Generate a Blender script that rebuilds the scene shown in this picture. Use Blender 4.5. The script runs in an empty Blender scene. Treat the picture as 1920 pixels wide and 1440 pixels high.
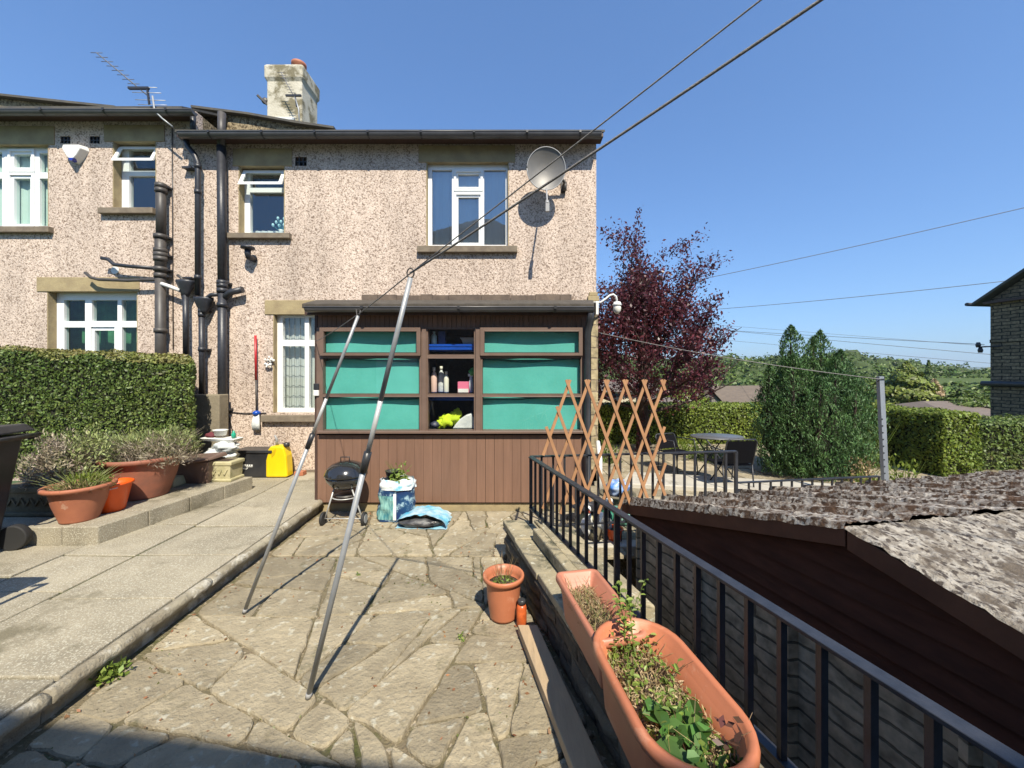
import bpy, math, random
import numpy as np
from mathutils import Vector, noise
random.seed(7); np.random.seed(7)
R = math.radians
SC = bpy.context.scene
F = 721.0
def PX(x, D): return (x-960)*D/F
def PZ(y, D): return 1.55+(700-y)*D/F
# ------------------------------------------------------------ camera
cd = bpy.data.cameras.new('camera'); cam = bpy.data.objects.new('camera', cd); SC.collection.objects.link(cam)
cam.location = (0, 0, 1.55); cam.rotation_euler = (R(90), 0, 0)
cd.sensor_width = 36; cd.lens = F*36/1920; cd.shift_y = -20/1920; cd.clip_start = .05; cd.clip_end = 9000
SC.camera = cam
# ------------------------------------------------------------ world and sun
ELEV, AZ = 49.5, 18.4            # sun behind the camera and to its right
w = bpy.data.worlds.new('World'); SC.world = w; w.use_nodes = True
nt = w.node_tree; nt.nodes.clear()
sk = nt.nodes.new('ShaderNodeTexSky'); sk.sky_type = 'NISHITA'; sk.sun_disc = False
sk.sun_elevation = R(ELEV); sk.sun_rotation = R(180-AZ); sk.altitude = 0; sk.air_density = 1.15; sk.dust_density = .25; sk.ozone_density = 4.0
bg = nt.nodes.new('ShaderNodeBackground'); bg.inputs[1].default_value = .122
wo = nt.nodes.new('ShaderNodeOutputWorld')
gm = nt.nodes.new('ShaderNodeGamma'); gm.inputs[1].default_value = .72     # softens the bright band at the horizon
vm = nt.nodes.new('ShaderNodeVectorMath'); vm.operation = 'MULTIPLY'; vm.inputs[1].default_value = (.72, 1.02, 1.44)
nt.links.new(sk.outputs[0], gm.inputs[0]); nt.links.new(gm.outputs[0], vm.inputs[0]); nt.links.new(vm.outputs[0], bg.inputs[0]); nt.links.new(bg.outputs[0], wo.inputs[0])
ld = bpy.data.lights.new('sun', 'SUN'); ld.energy = 4.7; ld.angle = R(.5); ld.color = (1, .92, .77)
sun = bpy.data.objects.new('sun', ld); SC.collection.objects.link(sun)
sd = Vector((math.sin(R(AZ))*math.cos(R(ELEV)), -math.cos(R(AZ))*math.cos(R(ELEV)), math.sin(R(ELEV))))
sun.rotation_euler = sd.to_track_quat('Z', 'Y').to_euler()
SC.view_settings.view_transform = 'Standard'; SC.view_settings.look = 'None'
SC.view_settings.exposure = .72; SC.view_settings.gamma = 1

# ------------------------------------------------------------ helpers
class MB:
    def __init__(s): s.v = []; s.f = []; s.sm = []; s.col = []
    def quad(s, a, b, c, d, sm=False): 
        n = len(s.v); s.v += [tuple(a), tuple(b), tuple(c), tuple(d)]; s.f.append((n, n+1, n+2, n+3)); s.sm.append(sm); return s
    def poly(s, pts):
        n = len(s.v); s.v += [tuple(p) for p in pts]; s.f.append(tuple(range(n, n+len(pts)))); s.sm.append(False); return s
    def box(s, x0, y0, z0, x1, y1, z1):
        x0, x1 = sorted((x0, x1)); y0, y1 = sorted((y0, y1)); z0, z1 = sorted((z0, z1))
        return s.hexa([(x0,y0,z0),(x1,y0,z0),(x1,y1,z0),(x0,y1,z0),(x0,y0,z1),(x1,y0,z1),(x1,y1,z1),(x0,y1,z1)])
    def hexa(s, p):
        n = len(s.v); s.v += [tuple(q) for q in p]
        for q in ((0,3,2,1),(4,5,6,7),(0,1,5,4),(1,2,6,5),(2,3,7,6),(3,0,4,7)):
            s.f.append(tuple(n+i for i in q)); s.sm.append(False)
        return s
    def bar(s, p, q, w, h, up=(0,0,1)):          # rectangular bar from p to q, w sideways, h along up
        p = Vector(p); q = Vector(q); d = (q-p).normalized(); up = Vector(up)
        sd_ = d.cross(up); 
        if sd_.length < 1e-4: sd_ = d.cross(Vector((0,1,0)))
        sd_.normalize(); u = sd_.cross(d).normalized(); a = sd_*w/2; b = u*h/2
        return s.hexa([p-a-b, p+a-b, q+a-b, q-a-b, p-a+b, p+a+b, q+a+b, q-a+b])
    def prism(s, poly, dirv):                    # extrude planar polygon along a vector
        n = len(s.v); k = len(poly); dv = Vector(dirv)
        s.v += [tuple(p) for p in poly]+[tuple(Vector(p)+dv) for p in poly]
        s.f.append(tuple(range(n, n+k))); s.f.append(tuple(n+k+i for i in reversed(range(k)))); s.sm += [False, False]
        for i in range(k):
            j = (i+1) % k; s.f.append((n+j, n+i, n+k+i, n+k+j)); s.sm.append(False)
        return s
    def tube(s, pts, r, n=10, cap=True, smooth=True):
        pts = [Vector(p) for p in pts]; rr = r if isinstance(r, (list, tuple)) else [r]*len(pts)
        base = len(s.v); pu = None
        for i, p in enumerate(pts):
            d = (pts[min(i+1, len(pts)-1)]-pts[max(i-1, 0)]).normalized()
            if pu is None:
                u = d.orthogonal().normalized()
            else:
                u = (pu-d*pu.dot(d)); u = u.normalized() if u.length > 1e-5 else d.orthogonal().normalized()
            pu = u; v_ = d.cross(u)
            for k in range(n):
                a = 2*math.pi*k/n; s.v.append(tuple(p+(u*math.cos(a)+v_*math.sin(a))*rr[i]))
        for i in range(len(pts)-1):
            for k in range(n):
                k2 = (k+1) % n; a = base+i*n
                s.f.append((a+k, a+k2, a+n+k2, a+n+k)); s.sm.append(smooth)
        if cap:
            s.f.append(tuple(base+k for k in reversed(range(n)))); s.sm.append(False)
            e = base+(len(pts)-1)*n; s.f.append(tuple(e+k for k in range(n))); s.sm.append(False)
        return s
    def lathe(s, prof, c, n=28, sx=1, sy=1, rot=0, smooth=True, jit=0):
        base = len(s.v); cx, cy, cz = c; cr, sr = math.cos(rot), math.sin(rot)
        for (r, z) in prof:
            for k in range(n):
                a = 2*math.pi*k/n; rr = r*(1+jit*(noise.noise((math.cos(a)*2+cx*7, math.sin(a)*2, z*9))))
                x = rr*math.cos(a)*sx; y = rr*math.sin(a)*sy
                s.v.append((cx+x*cr-y*sr, cy+x*sr+y*cr, cz+z))
        for i in range(len(prof)-1):
            for k in range(n):
                k2 = (k+1) % n; a = base+i*n
                s.f.append((a+k, a+k2, a+n+k2, a+n+k)); s.sm.append(smooth)
        s.f.append(tuple(base+k for k in reversed(range(n)))); s.sm.append(False)
        e = base+(len(prof)-1)*n; s.f.append(tuple(e+k for k in range(n))); s.sm.append(False)
        return s
    def ell(s, c, r, n=12, m=8, jit=0, seed=0):
        prof = []; base = len(s.v)
        for i in range(m+1):
            t = math.pi*i/m; 
            for k in range(n):
                a = 2*math.pi*k/n
                d = Vector((math.sin(t)*math.cos(a), math.sin(t)*math.sin(a), -math.cos(t)))
                q = 1+jit*noise.noise(d*2.1+Vector((seed*3.1, seed, 0)))
                s.v.append((c[0]+d.x*r[0]*q, c[1]+d.y*r[1]*q, c[2]+d.z*r[2]*q))
        for i in range(m):
            for k in range(n):
                k2 = (k+1) % n; a = base+i*n; s.f.append((a+k, a+k2, a+n+k2, a+n+k)); s.sm.append(True)
        return s
    def holes(s, x0, x1, z0, z1, hs, y0, y1):    # flat panel in the XZ plane with rectangular holes
        xs = sorted({x0, x1, *[h[0] for h in hs], *[h[1] for h in hs]}); zs = sorted({z0, z1, *[h[2] for h in hs], *[h[3] for h in hs]})
        xs = [x for x in xs if x0-1e-6 <= x <= x1+1e-6]; zs = [z for z in zs if z0-1e-6 <= z <= z1+1e-6]
        for i in range(len(xs)-1):
            for j in range(len(zs)-1):
                cx = (xs[i]+xs[i+1])/2; cz = (zs[j]+zs[j+1])/2
                if any(h[0] < cx < h[1] and h[2] < cz < h[3] for h in hs): continue
                a, b, c, d = xs[i], xs[i+1], zs[j], zs[j+1]
                s.quad((a,y0,c),(b,y0,c),(b,y0,d),(a,y0,d)); s.quad((b,y1,c),(a,y1,c),(a,y1,d),(b,y1,d))
        for (a, b, c, d) in hs:
            s.quad((a,y0,c),(a,y0,d),(a,y1,d),(a,y1,c)); s.quad((b,y0,d),(b,y0,c),(b,y1,c),(b,y1,d))
            s.quad((a,y0,d),(b,y0,d),(b,y1,d),(a,y1,d)); s.quad((b,y0,c),(a,y0,c),(a,y1,c),(b,y1,c))
        s.quad((x0,y0,z0),(x0,y0,z1),(x0,y1,z1),(x0,y1,z0)); s.quad((x1,y0,z1),(x1,y0,z0),(x1,y1,z0),(x1,y1,z1))
        s.quad((x0,y0,z1),(x1,y0,z1),(x1,y1,z1),(x0,y1,z1)); s.quad((x1,y0,z0),(x0,y0,z0),(x0,y1,z0),(x1,y1,z0))
        return s
def link(name, me, mat, parent, loc):
    o = bpy.data.objects.new(name, me); SC.collection.objects.link(o)
    if mat: me.materials.append(mat)
    if parent: 
        o.parent = parent; o.location = -Vector(parent.location) if parent.parent is None and parent.type == 'EMPTY' else (0, 0, 0)   # verts are in world space
    return o
def P(name, mb, mat, parent=None, bevel=0, label=None, cat=None, group=None, kind=None):
    me = bpy.data.meshes.new(name); me.from_pydata(mb.v, [], mb.f); me.update()
    me.polygons.foreach_set('use_smooth', mb.sm)
    if mb.col:
        at = me.attributes.new('tone', 'FLOAT', 'FACE'); at.data.foreach_set('value', mb.col)
    o = link(name, me, mat, parent, None)
    if bevel:
        wm = o.modifiers.new('weld', 'WELD'); wm.merge_threshold = .0002
        m = o.modifiers.new('bevel', 'BEVEL'); m.width = bevel; m.segments = 2; m.limit_method = 'ANGLE'
    tag(o, label, cat, group, kind)
    return o
def tag(o, label=None, cat=None, group=None, kind=None):
    if label: o['label'] = label
    if cat: o['category'] = cat
    if group: o['group'] = group
    if kind: o['kind'] = kind
def T(name, loc, label, cat, group=None):
    o = bpy.data.objects.new(name, None); SC.collection.objects.link(o); o.location = loc; o.empty_display_size = .1
    tag(o, label, cat, group); return o
# ---- materials
def mat(name, c1, c2=None, scale=8, rough=.8, metal=0, bump=0, bscale=None, spots=None, sscale=40, sthr=.62, tone=0, stretch=(1,1,1), lo=.35, hi=.65, spec=.5, coat=0, spots2=None, s2scale=3, s2thr=.6, island=0):
    m = bpy.data.materials.new(name); m.use_nodes = True; n = m.node_tree.nodes; L = m.node_tree.links
    b = n['Principled BSDF']; b.inputs['Roughness'].default_value = rough; b.inputs['Metallic'].default_value = metal
    b.inputs['Specular IOR Level'].default_value = spec; b.inputs['Coat Weight'].default_value = coat
    tc = n.new('ShaderNodeTexCoord'); mp = n.new('ShaderNodeMapping'); mp.inputs['Scale'].default_value = stretch
    L.new(tc.outputs['Object'], mp.inputs[0])
    def nz(sc, det=5, ro=.6):
        t = n.new('ShaderNodeTexNoise'); t.inputs['Scale'].default_value = sc; t.inputs['Detail'].default_value = det; t.inputs['Roughness'].default_value = ro
        L.new(mp.outputs[0], t.inputs['Vector']); return t
    def ramp(src, a, z):
        r = n.new('ShaderNodeMapRange'); r.inputs[1].default_value = a; r.inputs[2].default_value = z; L.new(src, r.inputs[0]); return r.outputs[0]
    def mix(fac, A, B, mode='MIX'):
        x = n.new('ShaderNodeMix'); x.data_type = 'RGBA'; x.blend_type = mode
        if isinstance(fac, float): x.inputs[0].default_value = fac
        else: L.new(fac, x.inputs[0])
        for s_, k in ((A, 6), (B, 7)):
            if isinstance(s_, tuple): x.inputs[k].default_value = (*s_, 1)
            else: L.new(s_, x.inputs[k])
        return x.outputs[2]
    col = None
    if c2:
        t = nz(scale); col = mix(ramp(t.outputs[0], lo, hi), c1, c2)
    if spots:
        t = nz(sscale, 3, .5); col = mix(ramp(t.outputs[0], sthr-.04, sthr+.04), col or c1, spots)
    if spots2:
        t = nz(s2scale, 7, .7); col = mix(ramp(t.outputs[0], s2thr-.05, s2thr+.05), col or c1, spots2)
    if tone:
        a = n.new('ShaderNodeAttribute'); a.attribute_name = 'tone'
        mr = n.new('ShaderNodeMapRange'); mr.inputs[3].default_value = 1-tone; mr.inputs[4].default_value = 1+tone; L.new(a.outputs['Fac'], mr.inputs[0])
        vm = n.new('ShaderNodeVectorMath'); vm.operation = 'SCALE'
        if col is None:
            rgb = n.new('ShaderNodeRGB'); rgb.outputs[0].default_value = (*c1, 1); col = rgb.outputs[0]
        L.new(col, vm.inputs[0]); L.new(mr.outputs[0], vm.inputs['Scale']); col = vm.outputs[0]
    if island:
        g = n.new('ShaderNodeNewGeometry')
        hs = n.new('ShaderNodeHueSaturation'); mr = n.new('ShaderNodeMapRange'); mr.inputs[3].default_value = 1-island; mr.inputs[4].default_value = 1+island
        L.new(g.outputs['Random Per Island'], mr.inputs[0]); L.new(mr.outputs[0], hs.inputs['Value'])
        mr2 = n.new('ShaderNodeMapRange'); mr2.inputs[3].default_value = .485; mr2.inputs[4].default_value = .515
        m1 = n.new('ShaderNodeMath'); m1.operation = 'MULTIPLY'; m1.inputs[1].default_value = 7.31; m2 = n.new('ShaderNodeMath'); m2.operation = 'FRACT'
        L.new(g.outputs['Random Per Island'], m1.inputs[0]); L.new(m1.outputs[0], m2.inputs[0]); L.new(m2.outputs[0], mr2.inputs[0]); L.new(mr2.outputs[0], hs.inputs['Hue'])
        if col is None: hs.inputs['Color'].default_value = (*c1, 1)
        else: L.new(col, hs.inputs['Color'])
        col = hs.outputs[0]
    if col is None: b.inputs['Base Color'].default_value = (*c1, 1)
    else: L.new(col, b.inputs['Base Color'])
    if bump:
        t = nz(bscale or scale*2, 6, .65); bp = n.new('ShaderNodeBump'); bp.inputs['Strength'].default_value = bump; bp.inputs['Distance'].default_value = .02
        L.new(t.outputs[0], bp.inputs['Height']); L.new(bp.outputs[0], b.inputs['Normal'])
    return m
def leafmat(name, c1, c2, scale=1.5, trans=.3, isl=.45, rough=.5, c3=None, s3=3, t3=.6):
    m = mat(name, c1, c2, scale=scale, rough=rough, island=isl, spots2=c3, s2scale=s3, s2thr=t3)
    n = m.node_tree.nodes; L = m.node_tree.links; b = n['Principled BSDF']; out = n['Material Output']
    tr = n.new('ShaderNodeBsdfTranslucent'); mx = n.new('ShaderNodeMixShader'); mx.inputs[0].default_value = trans
    src = b.inputs['Base Color'].links[0].from_socket; L.new(src, tr.inputs[0])
    L.new(b.outputs[0], mx.inputs[1]); L.new(tr.outputs[0], mx.inputs[2]); L.new(mx.outputs[0], out.inputs[0])
    return m
def glassmat(name, tint=(.9,.95,.95), refl=.3):
    m = bpy.data.materials.new(name); m.use_nodes = True; n = m.node_tree.nodes; L = m.node_tree.links
    n.remove(n['Principled BSDF']); t = n.new('ShaderNodeBsdfTransparent'); t.inputs[0].default_value = (*tint, 1)
    g = n.new('ShaderNodeBsdfGlossy'); g.inputs['Roughness'].default_value = .01; g.inputs[0].default_value = (1,1,1,1)
    lw = n.new('ShaderNodeLayerWeight'); lw.inputs[0].default_value = refl
    mr = n.new('ShaderNodeMapRange'); mr.inputs[3].default_value = refl; mr.inputs[4].default_value = 1; L.new(lw.outputs['Fresnel'], mr.inputs[0])
    tx = n.new('ShaderNodeTexNoise'); tx.inputs['Scale'].default_value = 1.5; bp = n.new('ShaderNodeBump'); bp.inputs['Strength'].default_value = .03; bp.inputs['Distance'].default_value = .02
    L.new(tx.outputs[0], bp.inputs['Height']); L.new(bp.outputs[0], g.inputs['Normal'])
    x = n.new('ShaderNodeMixShader'); L.new(mr.outputs[0], x.inputs[0]); L.new(t.outputs[0], x.inputs[1]); L.new(g.outputs[0], x.inputs[2])
    L.new(x.outputs[0], n['Material Output'].inputs[0]); return m
def pebblemat(name, base, hi_, dark, s=30):
    m = bpy.data.materials.new(name); m.use_nodes = True; n = m.node_tree.nodes; L = m.node_tree.links; b = n['Principled BSDF']; b.inputs['Roughness'].default_value = .95
    b.inputs['Specular IOR Level'].default_value = .2
    tc = n.new('ShaderNodeTexCoord')
    def nz(sc, d, r=.5, dist=0):
        t = n.new('ShaderNodeTexNoise'); t.inputs['Scale'].default_value = sc; t.inputs['Detail'].default_value = d; t.inputs['Roughness'].default_value = r; t.inputs['Distortion'].default_value = dist
        L.new(tc.outputs['Object'], t.inputs['Vector']); return t
    a = nz(s, 2.5, .55, .8); big = nz(1.1, 4)
    cr = n.new('ShaderNodeValToRGB'); e = cr.color_ramp.elements; e[0].position = .37; e[0].color = (*dark, 1); e[1].position = .62; e[1].color = (*hi_, 1)
    q = e.new(.48); q.color = (*base, 1); L.new(a.outputs[0], cr.inputs[0])
    mr = n.new('ShaderNodeMapRange'); mr.inputs[1].default_value = .3; mr.inputs[2].default_value = .7; mr.inputs[3].default_value = .86; mr.inputs[4].default_value = 1.08; L.new(big.outputs[0], mr.inputs[0])
    mp = n.new('ShaderNodeMapping'); mp.inputs['Scale'].default_value = (4.5, 4.5, .55); L.new(tc.outputs['Object'], mp.inputs[0])
    st = n.new('ShaderNodeTexNoise'); st.inputs['Scale'].default_value = 1; st.inputs['Detail'].default_value = 4; L.new(mp.outputs[0], st.inputs['Vector'])
    sr = n.new('ShaderNodeMapRange'); sr.inputs[1].default_value = .3; sr.inputs[2].default_value = .62; sr.inputs[3].default_value = .84; sr.inputs[4].default_value = 1.05; L.new(st.outputs[0], sr.inputs[0])
    mm = n.new('ShaderNodeMath'); mm.operation = 'MULTIPLY'; L.new(mr.outputs[0], mm.inputs[0]); L.new(sr.outputs[0], mm.inputs[1])
    vm = n.new('ShaderNodeVectorMath'); vm.operation = 'SCALE'; L.new(cr.outputs[0], vm.inputs[0]); L.new(mm.outputs[0], vm.inputs['Scale']); L.new(vm.outputs[0], b.inputs['Base Color'])
    bp = n.new('ShaderNodeBump'); bp.inputs['Strength'].default_value = .9; bp.inputs['Distance'].default_value = .012; L.new(a.outputs[0], bp.inputs['Height']); L.new(bp.outputs[0], b.inputs['Normal'])
    return m
def brickmat(name, c1, c2, mortar, bw=.34, bh=.12, axis='XZ', ms=.012):
    m = bpy.data.materials.new(name); m.use_nodes = True; n = m.node_tree.nodes; L = m.node_tree.links; b = n['Principled BSDF']; b.inputs['Roughness'].default_value = .92
    tc = n.new('ShaderNodeTexCoord'); sx = n.new('ShaderNodeSeparateXYZ'); cb = n.new('ShaderNodeCombineXYZ'); L.new(tc.outputs['Object'], sx.inputs[0])
    ad = n.new('ShaderNodeMath'); ad.operation = 'ADD'; L.new(sx.outputs[0], ad.inputs[0]); L.new(sx.outputs[1], ad.inputs[1]); L.new(ad.outputs[0], cb.inputs[0]); L.new(sx.outputs[2], cb.inputs[1])
    nz = n.new('ShaderNodeTexNoise'); nz.inputs['Scale'].default_value = 5; nz.inputs['Detail'].default_value = 5; L.new(tc.outputs['Object'], nz.inputs['Vector'])
    va = n.new('ShaderNodeMixRGB'); va.blend_type = 'LINEAR_LIGHT'; va.inputs[0].default_value = .035; L.new(cb.outputs[0], va.inputs[1]); L.new(nz.outputs['Color'], va.inputs[2])
    bt = n.new('ShaderNodeTexBrick'); L.new(va.outputs[0], bt.inputs[0]); bt.inputs['Color1'].default_value = (*c1, 1); bt.inputs['Color2'].default_value = (*c2, 1); bt.inputs['Mortar'].default_value = (*mortar, 1)
    bt.inputs['Scale'].default_value = 1; bt.inputs['Brick Width'].default_value = bw; bt.inputs['Row Height'].default_value = bh; bt.inputs['Mortar Size'].default_value = ms; bt.inputs['Mortar Smooth'].default_value = .4
    n2 = n.new('ShaderNodeTexNoise'); n2.inputs['Scale'].default_value = 14; n2.inputs['Detail'].default_value = 6; L.new(tc.outputs['Object'], n2.inputs['Vector'])
    mr = n.new('ShaderNodeMapRange'); mr.inputs[1].default_value = .3; mr.inputs[2].default_value = .7; mr.inputs[3].default_value = .55; mr.inputs[4].default_value = 1.3; L.new(n2.outputs[0], mr.inputs[0])
    vm = n.new('ShaderNodeVectorMath'); vm.operation = 'SCALE'; L.new(bt.outputs[0], vm.inputs[0]); L.new(mr.outputs[0], vm.inputs['Scale']); L.new(vm.outputs[0], b.inputs['Base Color'])
    s2 = n.new('ShaderNodeMath'); s2.operation = 'MULTIPLY_ADD'; L.new(n2.outputs[0], s2.inputs[0]); s2.inputs[1].default_value = .6
    iv = n.new('ShaderNodeMath'); iv.operation = 'SUBTRACT'; iv.inputs[0].default_value = 1; L.new(bt.outputs['Fac'], iv.inputs[1]); L.new(iv.outputs[0], s2.inputs[2])
    bp = n.new('ShaderNodeBump'); bp.inputs['Strength'].default_value = .8; bp.inputs['Distance'].default_value = .02; L.new(s2.outputs[0], bp.inputs['Height']); L.new(bp.outputs[0], b.inputs['Normal'])
    return m
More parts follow.
